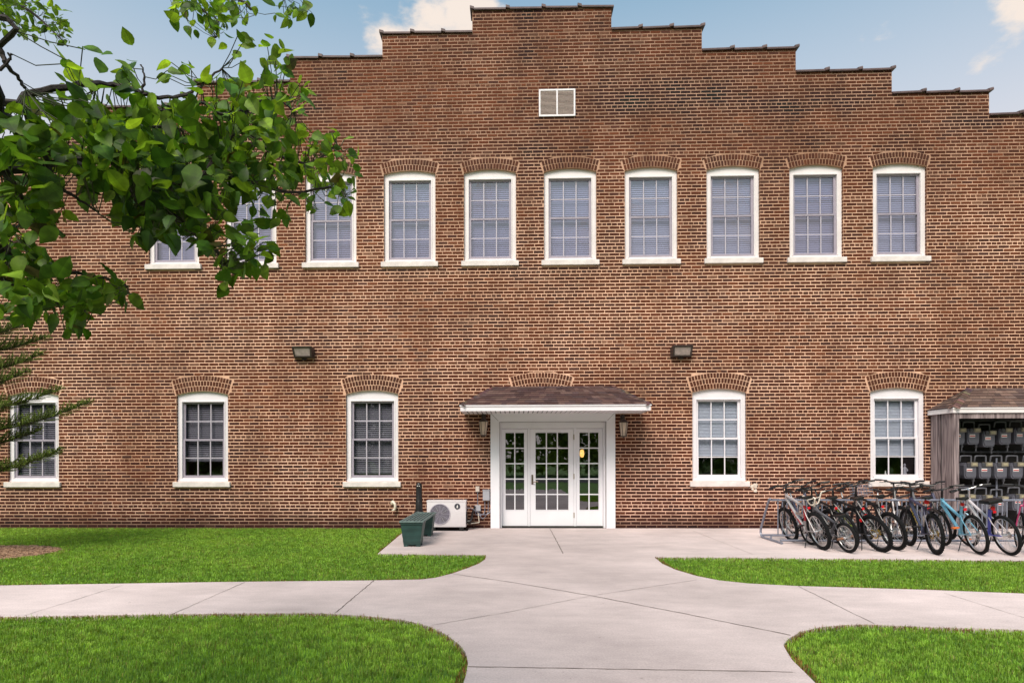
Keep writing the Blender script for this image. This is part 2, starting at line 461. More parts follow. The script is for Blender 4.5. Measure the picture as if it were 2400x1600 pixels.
fl_left = ext(FL[1], FL[0], XL); bl_left = ext(BLs[1], BLs[0], XL)
fr_right = ext(FR[1], FR[0], XR); br_right = ext(BRs[1], BRs[0], XR); brt_right = (XR, BRt[-1][1])
flb = [(FL[-1][0] - .05, -10.2), (FL[-1][0] - .15, -11.5), (FL[-1][0] - .15, -17)]
frb = [(FR[-1][0] + .2, -10.4), (FR[-1][0] + .25, -11.5), (FR[-1][0] + .25, -17)]
walk = ([fl_left] + FL + flb + frb[::-1] + FR[::-1] + [fr_right, br_right] + BRs + BRt + [brt_right, (XR, WY), (slabL, WY), SLC] + BLs[::-1] + [bl_left])
mb = MB()
loop = [Vector((x, y, 0)) for x, y in walk]
tr = tessellate_polygon([loop])
mb.add([(p.x, p.y, 0) for p in loop], tr)
for i in range(len(loop)):
    a, b = loop[i], loop[(i + 1) % len(loop)]
    mb.face([(a.x, a.y, 0), (b.x, b.y, 0), (b.x, b.y, -.12), (a.x, a.y, -.12)])
walkway = tag(mb.build('walkway', 'concrete'), 'pale concrete walk crossing the lawn to the entrance', None, kind='structure')

def strip(mb, pts, w, m=0, z=.003, jit=.006):
    P = [Vector((*p, 0)) for p in pts]; Q = []
    for i in range(len(P) - 1):
        n = max(2, int((P[i + 1] - P[i]).length / .07))
        Q += [P[i].lerp(P[i + 1], k / n) for k in range(n)]
    Q.append(P[-1])
    L_, R_ = [], []
    for i, q in enumerate(Q):
        t = (Q[min(i + 1, len(Q) - 1)] - Q[max(i - 1, 0)]).normalized(); nn = Vector((-t.y, t.x, 0))
        j = random.uniform(-jit, jit); ww = w * random.uniform(.35, .95) / 2
        L_.append(q + nn * (j + ww)); R_.append(q + nn * (j - ww))
    for i in range(len(Q) - 1):
        mb.face([(*L_[i].xy, z), (*L_[i + 1].xy, z), (*R_[i + 1].xy, z), (*R_[i].xy, z)], m)

mb = MB()
strip(mb, [gz(1061, 1344), gz(1200, 1364), gz(1384, 1395), gz(1593, 1435), gz(1853, 1488)], .020)
strip(mb, [gz(1289, 1238), gz(1320, 1297)], .022)
strip(mb, [gz(1097, 1562), gz(1200, 1563), gz(1858, 1574)], .015)
strip(mb, [gz(877, 1359), gz(786, 1436)], .015)
strip(mb, [gz(574, 1364), gz(400, 1440)], .011)
strip(mb, [gz(1871, 1373), gz(2049, 1461)], .012)
mb.build('dark_joint', 'joint', walkway, fix=False)
mb = MB()
strip(mb, [gz(1010, 1465), gz(1200, 1432), gz(1384, 1396), gz(1634, 1358)], .011)
strip(mb, [gz(286, 1371), gz(56, 1442)], .010)
strip(mb, [gz(2213, 1389), gz(2400, 1447)], .010)
strip(mb, [gz(1623, 1243), gz(1766, 1299)], .012)
strip(mb, [gz(1141, 1301), gz(1534, 1305)], .008)
for px, py in ((1290, 1405), (1411, 1414), (700, 1382), (300, 1412), (1402, 1494), (1095, 1414), (1500, 1590)):
    x, y = gz(px, py); mb.face([(x, y, .003), (x + .025, y + .006, .003), (x + .018, y + .02, .003)])
mb.build('faint_joint', 'joint2', walkway, fix=False)

mb = MB()
mb.face([(-400, -400, -.05), (400, -400, -.05), (400, 400, -.05), (-400, 400, -.05)])
tag(mb.build('ground', 'soil', fix=False), 'level ground under the lawn', kind='structure')
mb = MB(); mb.face([(-80, -38, -.03), (80, -38, -.03), (80, -27, -.03), (-80, -27, -.03)])
tag(mb.build('road', 'asphalt', fix=False), 'asphalt road behind the viewer', kind='structure')

# lawn blades -------------------------------------------------------
def inside(poly, P):
    x, y = P[:, 0], P[:, 1]; res = np.zeros(len(P), bool); n = len(poly)
    for i in range(n):
        x0, y0 = poly[i]; x1, y1 = poly[(i + 1) % n]
        if abs(y1 - y0) < 1e-9: continue
        c = ((y0 > y) != (y1 > y)) & (x < (x1 - x0) * (y - y0) / (y1 - y0) + x0)
        res ^= c
    return res

def edge_dist(segs, P):
    d = np.full(len(P), 9.0)
    for a, b in segs:
        a = np.array(a); b = np.array(b); ab = b - a; t = np.clip(((P - a) @ ab) / (ab @ ab), 0, 1)
        d = np.minimum(d, np.linalg.norm(P - (a + t[:, None] * ab), axis=1))
    return d

def vnoise(P, s, seed=0):                            # cheap smooth value noise
    g = np.random.default_rng(seed).random((64, 64)); q = P * s + 1000; i = np.floor(q).astype(int); f = q - i; f = f * f * (3 - 2 * f)
    a = g[i[:, 0] % 64, i[:, 1] % 64]; b = g[(i[:, 0] + 1) % 64, i[:, 1] % 64]
    c = g[i[:, 0] % 64, (i[:, 1] + 1) % 64]; d = g[(i[:, 0] + 1) % 64, (i[:, 1] + 1) % 64]
    return (a * (1 - f[:, 0]) + b * f[:, 0]) * (1 - f[:, 1]) + (c * (1 - f[:, 0]) + d * f[:, 0]) * f[:, 1]

MULCH = (onZ(-55, 1293).x, onZ(-55, 1293).y); MR = 1.25
lawns = [
    ([(-8.5, fl_left[1])] + FL + flb[:2] + [(-8.5, -11.5)], 6400, .0046, .044, FL + flb[:2]),
    ([(9, fr_right[1])] + FR + frb[:2] + [(9, -11.5)], 6400, .0046, .044, FR + frb[:2]),
    ([(-13.5, bl_left[1])] + BLs + [SLC, (slabL, -.03), (-13.5, -.03)], 2900, .0068, .046, [(-13.5, bl_left[1])] + BLs + [SLC, (slabL, -.03)]),
    ([(13.5, br_right[1])] + BRs + BRt + [(13.5, brt_right[1])], 3300, .0062, .044, [(13.5, br_right[1])] + BRs + BRt + [(13.5, brt_right[1])]),
]
VV, CC = [], []
for poly, dens, bw, bh, edge in lawns:
    A = np.array(poly); lo, hi = A.min(0), A.max(0)
    n = int((hi - lo).prod() * dens); P = lo + rng.random((n, 2)) * (hi - lo)
    P = P[inside(poly, P)]
    m_ = np.hypot((P[:, 0] - MULCH[0]) / MR, (P[:, 1] - MULCH[1]) / (MR * .78)) + .12 * (vnoise(P, 3, 5) - .5)
    P = P[m_ > 1.0]
    ed = edge_dist(list(zip(edge[:-1], edge[1:])), P)
    n = len(P)
    n1 = vnoise(P, .9, 1); n2 = vnoise(P, 5, 2); n3 = vnoise(P, 16, 3); r = rng.random(n)
    k = np.clip(.45 * n1 + .35 * n2 + .2 * r, 0, 1)[:, None]
    lo_c = np.array((.115, .245, .022)); hi_c = np.array((.290, .450, .055))
    col = lo_c + (hi_c - lo_c) * k
    col *= (.74 + .42 * n3 + .42 * (rng.random(n) - .5))[:, None]
    ylw = (rng.random(n) < .05 + .10 * (n2 > .72)); col[ylw] = np.array((.23, .22, .06)) * rng.uniform(.7, 1.2, (ylw.sum(), 1))
    dead = (ed < .015 + .085 * vnoise(P, 4, 8) ** 1.5) & (rng.random(n) < .75); col[dead] = np.array((.26, .13, .045)) * rng.uniform(.5, 1.1, (dead.sum(), 1))
    h = .44 * bh * rng.uniform(.45, 1.15, n) * (.8 + .45 * n2); h[dead] *= .8; strag = (ed < .05) & (rng.random(n) < .22); h[strag] *= 1.9
    lean = rng.uniform(.3, 1.6, n) * h; az = rng.uniform(0, 2 * PI, n); w = bw * rng.uniform(.7, 1.4, n); fa = az + PI / 2 + rng.normal(0, .6, n)
    b = np.stack([P[:, 0], P[:, 1], np.full(n, -.03)], 1)
    s_ = np.stack([np.cos(fa) * w, np.sin(fa) * w, np.zeros(n)], 1) * .5
    mid = b + np.stack([np.cos(az) * lean * .35, np.sin(az) * lean * .35, h * .62 + .02], 1)
    tip = b + np.stack([np.cos(az) * lean, np.sin(az) * lean, h + .02], 1)
    V = np.stack([b - s_, b + s_, mid + s_ * .8, mid - s_ * .8, tip], 1)
    VV.append(V.reshape(-1, 3)); CC.append(col)
V = np.concatenate(VV); col = np.concatenate(CC); n = len(col); o5 = np.arange(n)[:, None] * 5
Ft = np.concatenate([o5 + np.array([[0, 1, 2]]), o5 + np.array([[0, 2, 3]]), o5 + np.array([[3, 2, 4]])], 0)
g = np_mesh('grass', V, Ft, np.concatenate([col, col, col * 1.1]), MT['grass'])
tag(g, 'short mown green grass on both sides of the concrete walk', 'grass', kind='stuff')

# mulch ring under the conifer
mb = MB(); pts = []
for k in range(40):
    a = 2 * PI * k / 40; rr = 1 + .08 * math.sin(3 * a + 1) + random.uniform(-.03, .03)
    pts.append((MULCH[0] + MR * 1.05 * rr * math.cos(a), MULCH[1] + MR * .82 * rr * math.sin(a)))
mb.add([(MULCH[0], MULCH[1], .0)] + [(x, y, -.03) for x, y in pts], [(0, 1 + k, 1 + (k + 1) % 40) for k in range(40)])
for k in range(1400):
    a = random.uniform(0, 2 * PI); q = math.sqrt(random.random()); x = MULCH[0] + MR * q * math.cos(a); y = MULCH[1] + MR * .8 * q * math.sin(a)
    T = Matrix.Translation((x, y, -.025 + .03 * (1 - q) + random.uniform(0, .012))) @ Matrix.Rotation(random.uniform(0, 6), 4, 'Z') @ Matrix.Rotation(random.uniform(-.4, .4), 4, 'X')
    l = random.uniform(.02, .06)
    mb.box(-l, l, -.009, .009, -.004, .004, T=T)
tag(mb.build('mulch_bed', 'mulch', fix=False), 'brown bark mulch patch in the lawn at the left edge', 'mulch', kind='stuff')

# ------------------------------------------------------------------ the brick building
bld = thing('brick_building', 'two storey brown brick building with stepped gable parapet and arched white windows', 'building')
COURSE, STR, HDR = .0745, .2255, .1128
JH, JV = .0205, .0125
BX0, BX1 = -15.2, 16.2

up_px = [407, 588, 775, 960, 1148.3, 1336.4, 1526, 1718.3, 1913, 2109]
lo_px = [78, 474, 872, 1686, 2104]
UW, UHS, URISE = 1.165, 1.975, .078
LW, LHS, LRISE = 1.185, 1.965, .085
def avgz(*q): return sum(onY(*p).z for p in q) / len(q)
UZ = avgz((960, 615.5), (1336, 607), (2109, 603)); LZ = avgz((1686, 1127), (2104, 1130), (474, 1126))
UPW = [onY(x, 500).x for x in up_px]; LOW = [onY(x, 1020).x for x in lo_px]
DOOR = (onY(1150, 1100).x, onY(1441, 1100).x); DXC = (DOOR[0] + DOOR[1]) / 2; DTOP = onY(1296, 968).z

class Open:                                          # an arched opening: clear shape and the outer line of its brick rings
    def __init__(s, xc, z0, w, hs, rise, rings, rh, sill):
        s.xc, s.z0, s.w, s.hs, s.rise, s.rings, s.rh = xc, z0, w, hs, rise, rings, rh
        s.Rr = ((w / 2) ** 2 + rise ** 2) / (2 * rise); s.cz = z0 + hs + rise - s.Rr
        s.half = math.asin(w / 2 / s.Rr); s.Ro = s.Rr + rings * rh
        s.sill_w = sill; s.zs = z0 - .115

    def hw(s, z):                                    # half width blocked for field bricks at height z
        if z < s.zs or z > s.cz + s.Ro: return 0
        if z < s.z0: return s.sill_w / 2
        ze = s.cz + s.Rr * math.cos(s.half)
        if z < ze: return s.w / 2
        dz = z - s.cz
        a = dz * math.tan(s.half + .012)
        b = math.sqrt(max(0, s.Ro ** 2 - dz ** 2))
        return min(a, b) + .003

    def outline(s, k=12, r=None):
        r = r or s.Rr; pts = [(s.xc - s.w / 2, s.z0), (s.xc + s.w / 2, s.z0)]
        for i in range(k + 1):
            a = s.half - 2 * s.half * i / k
            pts.append((s.xc + r * math.sin(a), s.cz + r * math.cos(a)))
        return pts

opens = [Open(x, UZ, UW, UHS, URISE, 2, .125, 1.28) for x in UPW] + [Open(x, LZ, LW, LHS, LRISE, 3, .117, 1.30) for x in LOW]
# small blind arch over the door canopy
ARCH_D = Open(onY(1263 * 1.0204 - 20, 880).x, onY(1270, 1127).z, 1.2, LHS + .02, LRISE, 3, .117, 1.3)
dz_arch0 = ARCH_D.cz + ARCH_D.Rr * math.cos(ARCH_D.half)

steps_px = [(1107, 1433)]; tops = {}
xr = [onY(p, 100).x for p in (1433, 1645, 1865, 2090, 2318)]; xl = [onY(p, 100).x for p in (1107, 896, 679, 462, 246, 34)]
sw = 2.06
xr += [xr[-1] + sw, xr[-1] + 2 * sw]; xl += [xl[-1] - sw]
zt = [onY(1270, 15).z]
for a, b in (((1540, 64), (1000, 70)), ((1755, 115), (790, 126)), ((1975, 167), (570, 182)), ((2200, 219), (360, 238))):
    zt.append((onY(*a).z + onY(*b).z) / 2)
dzs = (zt[0] - zt[4]) / 4
zt = [q - .05 for q in zt]
zt += [zt[4] - dzs, zt[4] - 2 * dzs, zt[4] - 3 * dzs]
STEPS = [(xl[0], xr[0], zt[0])]
for i in range(1, 7):
    STEPS.append((xr[i - 1], xr[i] if i < len(xr) else BX1, zt[i]))
    STEPS.append((xl[i] if i < len(xl) else BX0, xl[i - 1], zt[i]))
BX1 = max(s[1] for s in STEPS); BX0 = min(s[0] for s in STEPS)
STEPS.sort()

def topz(x):
    for a, b, z in STEPS:
        if a <= x <= b: return z
    return STEPS[0][2]

# mortar body of the wall: outline with holes
outer = [(BX0, -.1), (BX1, -.1)]
for a, b, z in reversed(STEPS): outer += [(b, z), (a, z)]
RX0, RX1 = DOOR[0] + .02, DOOR[1] - .02
door_hole = [(RX0, -.05), (RX1, -.05), (RX1, DTOP - .02), (RX0, DTOP - .02)]
holes = [[(o.xc - o.w / 2, o.z0)] + o.outline()[1:] for o in opens]
mb = MB()
loops_outer = outer[:1] + [(RX0, -.1), (RX0, DTOP), (RX1, DTOP), (RX1, -.1)] + outer[1:]
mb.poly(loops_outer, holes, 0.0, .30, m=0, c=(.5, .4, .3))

def brick_tint(x, z, hdr=False):
    n1 = noise.noise((x * .35, z * .55, 3.1)); n2 = noise.noise((x * 1.1, z * 1.6, 9.7)); n3 = noise.noise((x * .12, z * .9, 21.0))
    r = random.random()
    if r < .07: c = Vector((.030, .013, .011))
    elif r < .14: c = Vector((.048, .026, .026))
    elif r < .32: c = Vector((.125, .046, .020))
    elif r < .37: c = Vector((.175, .110, .080))
    else: c = Vector((.082, .0245, .0085))
    if hdr and random.random() < .5: c = c.lerp(Vector((.155, .092, .066)), .6)
    c = c * random.uniform(.58, 1.42)
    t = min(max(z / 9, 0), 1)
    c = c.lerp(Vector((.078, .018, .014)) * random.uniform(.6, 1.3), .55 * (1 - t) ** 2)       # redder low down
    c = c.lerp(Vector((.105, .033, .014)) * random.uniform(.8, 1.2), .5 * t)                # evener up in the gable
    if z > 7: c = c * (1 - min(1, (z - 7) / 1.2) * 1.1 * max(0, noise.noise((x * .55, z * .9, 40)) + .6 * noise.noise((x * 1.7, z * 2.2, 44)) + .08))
    c = c * (1 + .30 * n1 + .18 * n2 + .20 * n3)
    if n2 < -.28 and z < 9: c = c.lerp(Vector((.055, .030, .030)), .28)                        # purple repaired patches
    for o in opens:                                                                            # darker under the sills, fading downward
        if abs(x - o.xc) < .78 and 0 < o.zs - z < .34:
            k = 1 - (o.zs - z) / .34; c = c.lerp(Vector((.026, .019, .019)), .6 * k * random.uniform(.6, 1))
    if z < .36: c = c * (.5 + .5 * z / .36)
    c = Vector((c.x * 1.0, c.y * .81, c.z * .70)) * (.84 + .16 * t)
    return tuple(max(.006, q) for q in c)

def brick(mb, x0b, x1b, x0t, x1t, z0, z1, tint, y=-.0055):
    j = lambda s=.0020: random.uniform(-s, s)
    b = .0045
    q = [(x0b + j(), z0 + j()), (x1b + j(), z0 + j()), (x1t + j(), z1 + j()), (x0t + j(), z1 + j())]
    cx = sum(p[0] for p in q) / 4; cz = sum(p[1] for p in q) / 4
    yy = y + random.uniform(-.0015, .0025)
    w = max(abs(q[1][0] - q[0][0]), .02); h = max(abs(q[2][1] - q[1][1]), .01)
    fr = [(cx + (p[0] - cx) * (1 - 2 * b / w), yy, cz + (p[1] - cz) * (1 - 2 * b / h)) for p in q]
    bk = [(p[0], .0004, p[1]) for p in q]
    mb.add(fr + bk, [(0, 1, 2, 3), (0, 4, 5, 1), (1, 5, 6, 2), (2, 6, 7, 3), (3, 7, 4, 0)], 1, tint)

nrows = int(max(s[2] for s in STEPS) / COURSE) + 1
hdr_k = int(round(.98 / COURSE)) % 7
for i in range(nrows):
    z0 = i * COURSE + JH / 2; z1 = (i + 1) * COURSE - JH / 2
    hdr = (i % 7 == hdr_k)
    # extent at this height
    xs = [(a, b) for a, b, z in STEPS if z > z0 + .01]
    if not xs: continue
    xa, xb = min(s[0] for s in xs), max(s[1] for s in xs)
    wob = lambda x:   .0010 * noise.noise((x * .5, i * .13, 5)) + .0010 * noise.noise((x * 2.1, i * .9, 7))
    L_ = HDR if hdr else STR
    off = {0: 0, 1: .5}[i % 2] * STR + (.25 * STR if hdr else 0) + random.uniform(-.016, .016)
    blk = []
    for o in opens:
        a, b = o.hw(z0), o.hw(z1)
        if a > 0 or b > 0: blk.append((o.xc, a, b))
    a, b = ARCH_D.hw(z0), ARCH_D.hw(z1)
    if z0 > dz_arch0 - .03 and (a > 0 or b > 0): blk.append((ARCH_D.xc, a, b))
    if z0 < DTOP: blk.append((DXC, (DOOR[1] - DOOR[0]) / 2 - .01, (DOOR[1] - DOOR[0]) / 2 - .01))
    blk.sort()
    caps = [(o.xc, o.hw(z0), o.hw(z1), o.cz + o.Ro + .008) for o in opens + [ARCH_D]]
    x = math.floor((xa - off) / L_) * L_ + off
    jprev = 0
    while x < xb:
        jt = random.uniform(-.009, .009) if x + L_ < xb else 0      # joints keep to the bond, each a little off
        ba, bb = x + jprev + JV / 2, x + L_ + jt - JV / 2; x += L_; jprev = jt
        ba, bb = max(ba, xa + .004), min(bb, xb - .004)
        if bb - ba < .02: continue
        zz1 = min(z1, topz((ba + bb) / 2) - .005)
        if zz1 - z0 < .015: continue
        segs = [(ba, bb, ba, bb)]
        for xc, ha, hb in blk:
            out = []
            for (p, q, r_, s_) in segs:
                L0, L1, R0, R1 = xc - ha, xc - hb, xc + ha, xc + hb
                if ha == 0: L0 = R0 = xc
                if hb == 0: L1 = R1 = xc
                if q <= min(L0, L1) or p >= max(R0, R1): out.append((p, q, r_, s_)); continue
                if p < L0 - .008 and r_ < L1 - .006: out.append((p, min(q, L0 - .004), r_, min(s_, L1 - .004)))
                if q > R0 + .008 and s_ > R1 + .006: out.append((max(p, R0 + .004), q, max(r_, R1 + .004), s_))
            segs = out
        w = wob(x)
        for (xc, ha, hb, zt_a) in caps:                    # sliver courses riding over the crown of an arch
            if ha > 0 and hb == 0 and zz1 - zt_a > .012:
                p_, q_ = max(ba, xc - ha), min(bb, xc + ha)
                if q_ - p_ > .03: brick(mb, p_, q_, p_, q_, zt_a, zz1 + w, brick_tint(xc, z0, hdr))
        for (p, q, r_, s_) in segs:
            if q - p < .02 and s_ - r_ < .02: continue
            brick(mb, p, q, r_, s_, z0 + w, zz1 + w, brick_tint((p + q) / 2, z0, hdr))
# brick reveals inside the openings
for o in opens:
    for sd in (-1, 1):
        xj = o.xc + sd * o.w / 2; i0 = int(o.z0 / COURSE); i1 = int((o.z0 + o.hs) / COURSE)
        for i in range(i0, i1 + 1):
            z0 = max(i * COURSE + JH / 2, o.z0); z1 = min((i + 1) * COURSE - JH / 2, o.z0 + o.hs)
            if z1 - z0 < .015: continue
            xx = xj - sd * .004; cut = (0.0, .10) if i % 2 else (0.0, .055)
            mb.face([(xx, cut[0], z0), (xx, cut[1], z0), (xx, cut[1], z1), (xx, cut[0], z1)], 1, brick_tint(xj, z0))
# arch rings
def arch_rings(mb, o, a_lim=None):
    for k in range(o.rings):
        r0 = o.Rr + k * o.rh + .009; r1 = o.Rr + (k + 1) * o.rh - .009
        n = int(2 * o.half * (r0 + r1) / 2 / .0665)
        for i in range(n):
            a0 = -o.half + 2 * o.half * i / n; a1 = -o.half + 2 * o.half * (i + 1) / n
            g_ = .0078 / r0; a0 += g_; a1 -= g_
            P = lambda r, a: (o.xc + r * math.sin(a), o.cz + r * math.cos(a))
            q = [P(r0, a0), P(r0, a1), P(r1, a1), P(r1, a0)]
            if a_lim and q[0][1] < a_lim: continue
            t = brick_tint(q[0][0], q[0][1])
            t = tuple(.6 * c + .4 * e for c, e in zip(t, (.080, .032, .019)))
            brick(mb, q[0][0], q[1][0], q[3][0], q[2][0], 0, 0, t) if False else None
            j = lambda: random.uniform(-.003, .003)
            q = [(a + j(), b + j()) for a, b in q]; y = -.0065 + random.uniform(-.001, .002)
            mb.add([(a, y, b) for a, b in q] + [(a, .0004, b) for a, b in q], [(0, 1, 2, 3), (0, 4, 5, 1), (1, 5, 6, 2), (2, 6, 7, 3), (3, 7, 4, 0)], 1, t)
arch_rings(mb, ARCH_D)
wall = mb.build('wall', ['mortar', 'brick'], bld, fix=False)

# pale mortar patch beside the right-hand sill
mb = MB(); p0 = onY(1768, 1141)
for k in range(9):
    x = p0.x + random.uniform(-.06, .06); z = p0.z + random.uniform(-.09, .09); s = random.uniform(.02, .045)
    mb.face([(x + s * math.cos(a) * random.uniform(.7, 1.2), -.008 - k * .0006, z + s * math.sin(a) * random.uniform(.7, 1.2)) for a in [2 * PI * i / 7 for i in range(7)]])
mb.build('mortar_patch', 'patch', bld, fix=False)

# side walls, back wall, roof and floors close the volume
mb = MB()
for x in (BX0, BX1 - .3): mb.box(x + .001, x + .299, .302, 16, -.1, zt[6] - .3)
mb.box(BX0, BX1, 16.001, 16.3, -.1, zt[6] - .3)
mb.build('side_wall', 'brick_plain' if 'brick_plain' in MT else mat('plain_brick', (.075, .04, .03), .9, var=.4, scale=12), bld)
mb = MB(); cxr = (xl[0] + xr[0]) / 2
pr = [(BX0, zt[6] - .45), (cxr - 1, zt[0] - .9), (cxr + 1, zt[0] - .9), (BX1, zt[6] - .45)]
for (x0, z0), (x1, z1) in zip(pr[:-1], pr[1:]): mb.face([(x0, .302, z0), (x1, .302, z1), (x1, 16.3, z1), (x0, 16.3, z0)])
mb.build('roof', 'roof', bld, fix=False)
mb = MB(); mb.box(BX0 + .31, BX1 - .31, .31, 15.9, 3.75, 3.9); mb.box(BX0 + .31, BX1 - .31, .31, 15.9, -.04, -.01); mb.box(BX0 + .31, BX1 - .31, 3.2, 3.3, 0, 3.7)
mb.build('interior_floor', 'dark', bld)

# clay coping on every step
for a, b, z in STEPS:
    mb = MB(); outw = 1 if (a + b) / 2 > cxr else -1
    if abs((a + b) / 2 - cxr) < .5: a2, b2 = a - .05, b + .05
    else: a2, b2 = (a, b + .06) if outw > 0 else (a - .06, b)
    n = 4 if abs((a + b) / 2 - cxr) < .5 else 3
    L_ = (b2 - a2) / n
    def prof(x, k, zz, flare=0):
        pts = [(-.045, -.025), (-.047, .0), (-.03, .025), (.06, .045), (.18, .05), (.30, .035), (.345, .0), (.345, -.025)]
        return [(x, y * 1.0 - (flare if y < 0 else -flare), zz + h * k + flare) for y, h in pts]
    for i in range(n):
        x0, x1 = a2 + i * L_, a2 + (i + 1) * L_
        dz = random.uniform(-.006, .006)
        if outw > 0: s0 = (prof(x0, 1, z, 0), prof(x1 - .09, 1, z + .012 + dz, 0)); s1 = (prof(x1 - .09, 1.3, z + .014 + dz, .012), prof(x1, 1.35, z + .03 + dz, .016))
        else: s0 = (prof(x1, 1, z, 0), prof(x0 + .09, 1, z + .012 + dz, 0)); s1 = (prof(x0 + .09, 1.3, z + .014 + dz, .012), prof(x0, 1.35, z + .03 + dz, .016))
        for A, B in (s0, s1):
            m_ = len(A)
            mb.add(A + B, [(k, (k + 1) % m_, m_ + (k + 1) % m_, m_ + k) for k in range(m_)] + [tuple(range(m_)), tuple(range(m_, 2 * m_))[::-1]])
    mb.build('coping', 'coping', bld)

# louvred gable vent
p0, p1 = onY(1263, 275), onY(1348, 210); mb = MB()
vx0, vx1, vz0, vz1 = p0.x, p1.x, p0.z, p1.z; vm = (vx0 + vx1) / 2
ve = bpy.data.objects.new('gable_vent', None); C.objects.link(ve); ve.parent = bld
for (a, b, c, d) in ((vx0, vx1, vz0, vz0 + .035), (vx0, vx1, vz1 - .035, vz1), (vx0, vx0 + .035, vz0 + .035, vz1 - .035), (vx1 - .035, vx1, vz0 + .035, vz1 - .035), (vm - .016, vm + .016, vz0 + .035, vz1 - .035)):
    mb.box(a, b, -.035, -.0085, c, d)
mb.build('frame', 'white', ve)
mb = MB(); z = vz0 + .04
while z < vz1 - .045:
    mb.add([(vx0 + .03, -.03, z), (vx1 - .03, -.03, z), (vx1 - .03, -.010, z + .026), (vx0 + .03, -.010, z + .026)], [(0, 1, 2, 3)])
    z += .026
mb.build('louvre', mat('louvre_paint', (.56, .46, .41), .5, var=.08), ve, fix=False)

# ---------------------------------------------------------------- windows
def make_window(o, kind):
    e = bpy.data.objects.new('window', None); C.objects.link(e); e.parent = bld; e.location = (o.xc, 0, o.z0)
    w, hs = o.w, o.hs; upper = kind == 'up'
    loc = Open(0, 0, w, hs, o.rise, o.rings, o.rh, o.sill_w)
    sash = {'up': 'grey_sash', 'dark': 'grey_sash', 'light': 'white'}[kind]; munt = {'up': 'muntin_grey', 'dark': 'muntin_grey', 'light': 'white'}[kind]
    cas = .105; it = hs - (.125 if upper else .155); ib = .07 if upper else .09
    mb = MB(); out = loc.outline(14)
    out = [(x * .998, z) for x, z in out]
    inner = [(-w / 2 + cas, ib), (w / 2 - cas, ib), (w / 2 - cas, it), (-w / 2 + cas, it)]
    mb.poly(out, [inner], .06, .14)
    iw = w / 2 - cas
    for (a, b, c, d) in ((-iw - .022, -iw, ib - .0, it), (iw, iw + .022, ib, it), (-iw - .022, iw + .022, it, it + .022)):
        mb.box(a, b, .048, .0605, c, d)
    mb.box(-w / 2 + .004, w / 2 - .004, .04, .0605, .002, .04)
    mb.build('casing', 'whitewarm' if upper else 'white', e)
    mb = MB(); mb.box(-o.sill_w / 2, o.sill_w / 2, -.06, .10, -.115, -.002, bev=.008); mb.build('sill', 'stone', e)
    mid = ib + (it - ib) * (.505 if upper else .50)
    st = .048
    for (z0, z1, yy, nm) in ((mid - .02, it, .105, 'upper_sash'), (ib, mid + .02, .078, 'lower_sash')):
        mb = MB(); bot = .055 if nm == 'lower_sash' else .04
        a, b = -iw + .004, iw - .004
        gx0, gx1, gz0, gz1 = a + st, b - st, z0 + bot, z1 - .04
        mb.box(a, a + st, yy, yy + .035, z0, z1); mb.box(b - st, b, yy, yy + .035, z0, z1)
        mb.box(a + st, b - st, yy, yy + .035, z0, z0 + bot); mb.box(a + st, b - st, yy, yy + .035, z1 - .04, z1)
        s = mb.build(nm, sash, e)
        mb = MB()
        for k in (1, 2):
            x = gx0 + (gx1 - gx0) * k / 3; mb.box(x - .011, x + .011, yy + .008, yy + .022, gz0, gz1)
        zc = (gz0 + gz1) / 2
        xs_ = [gx0] + [gx0 + (gx1 - gx0) * k / 3 for k in (1, 2)] + [gx1]
        for k in range(3):
            mb.box(xs_[k] + (.011 if k else 0), xs_[k + 1] - (.011 if k < 2 else 0), yy + .009, yy + .021, zc - .010, zc + .010)
        mb.build('muntin', munt, e)
        mb = MB(); mb.face([(gx0 - .01, yy + .026, gz0 - .01), (gx1 + .01, yy + .026, gz0 - .01), (gx1 + .01, yy + .026, gz1 + .01), (gx0 - .01, yy + .026, gz1 + .01)])
        mb.build('pane', 'glass_up' if upper else 'glass', e, fix=False)
    # blinds
    mb = MB(); z = it - .05
    stop = {'up': ib + .06, 'dark': ib + .40 + random.uniform(-.05, .1), 'light': ib + .46}[kind]
    if kind == 'dark' and o is opens[10]: stop = ib + .06
    if kind == 'dark' and o is opens[12]: stop = ib + .10
    pitch = .047 if kind != 'light' else .032
    tilt = {'up': .050, 'dark': .038, 'light': .035}[kind] * random.uniform(.97, 1.03)
    while z > stop:
        dz = random.uniform(-.0015, .0015)
        mb.face([(-iw + .02, .185, z + dz), (iw - .02, .185, z - dz), (iw - .02, .205, z - dz + tilt), (-iw + .02, .205, z + dz + tilt)])
        z -= pitch
    mb.box(-iw + .02, iw - .02, .182, .207, z + .015, z + .035)
    mb.build('blind', {'up': ('blind_pale2', 'blind_pale2', 'blind_pale2', 'blind_pale2', 'blind_pale2', 'blind_pale', 'blind_pale3', 'blind_pale3', 'blind_pale', 'blind_pale3')[opens.index(o) % 10], 'dark': 'blind_dark', 'light': 'blind_white'}[kind], e, fix=False)
    # brick arch above
    mb = MB(); arch_rings(mb, o); ar = mb.build('arch', ['mortar', 'brick'], e, fix=False); ar.location = (-o.xc, 0, -o.z0)
    return e

for i, o in enumerate(opens):
    make_window(o, 'up' if i < 10 else ('dark' if i < 13 else 'light'))

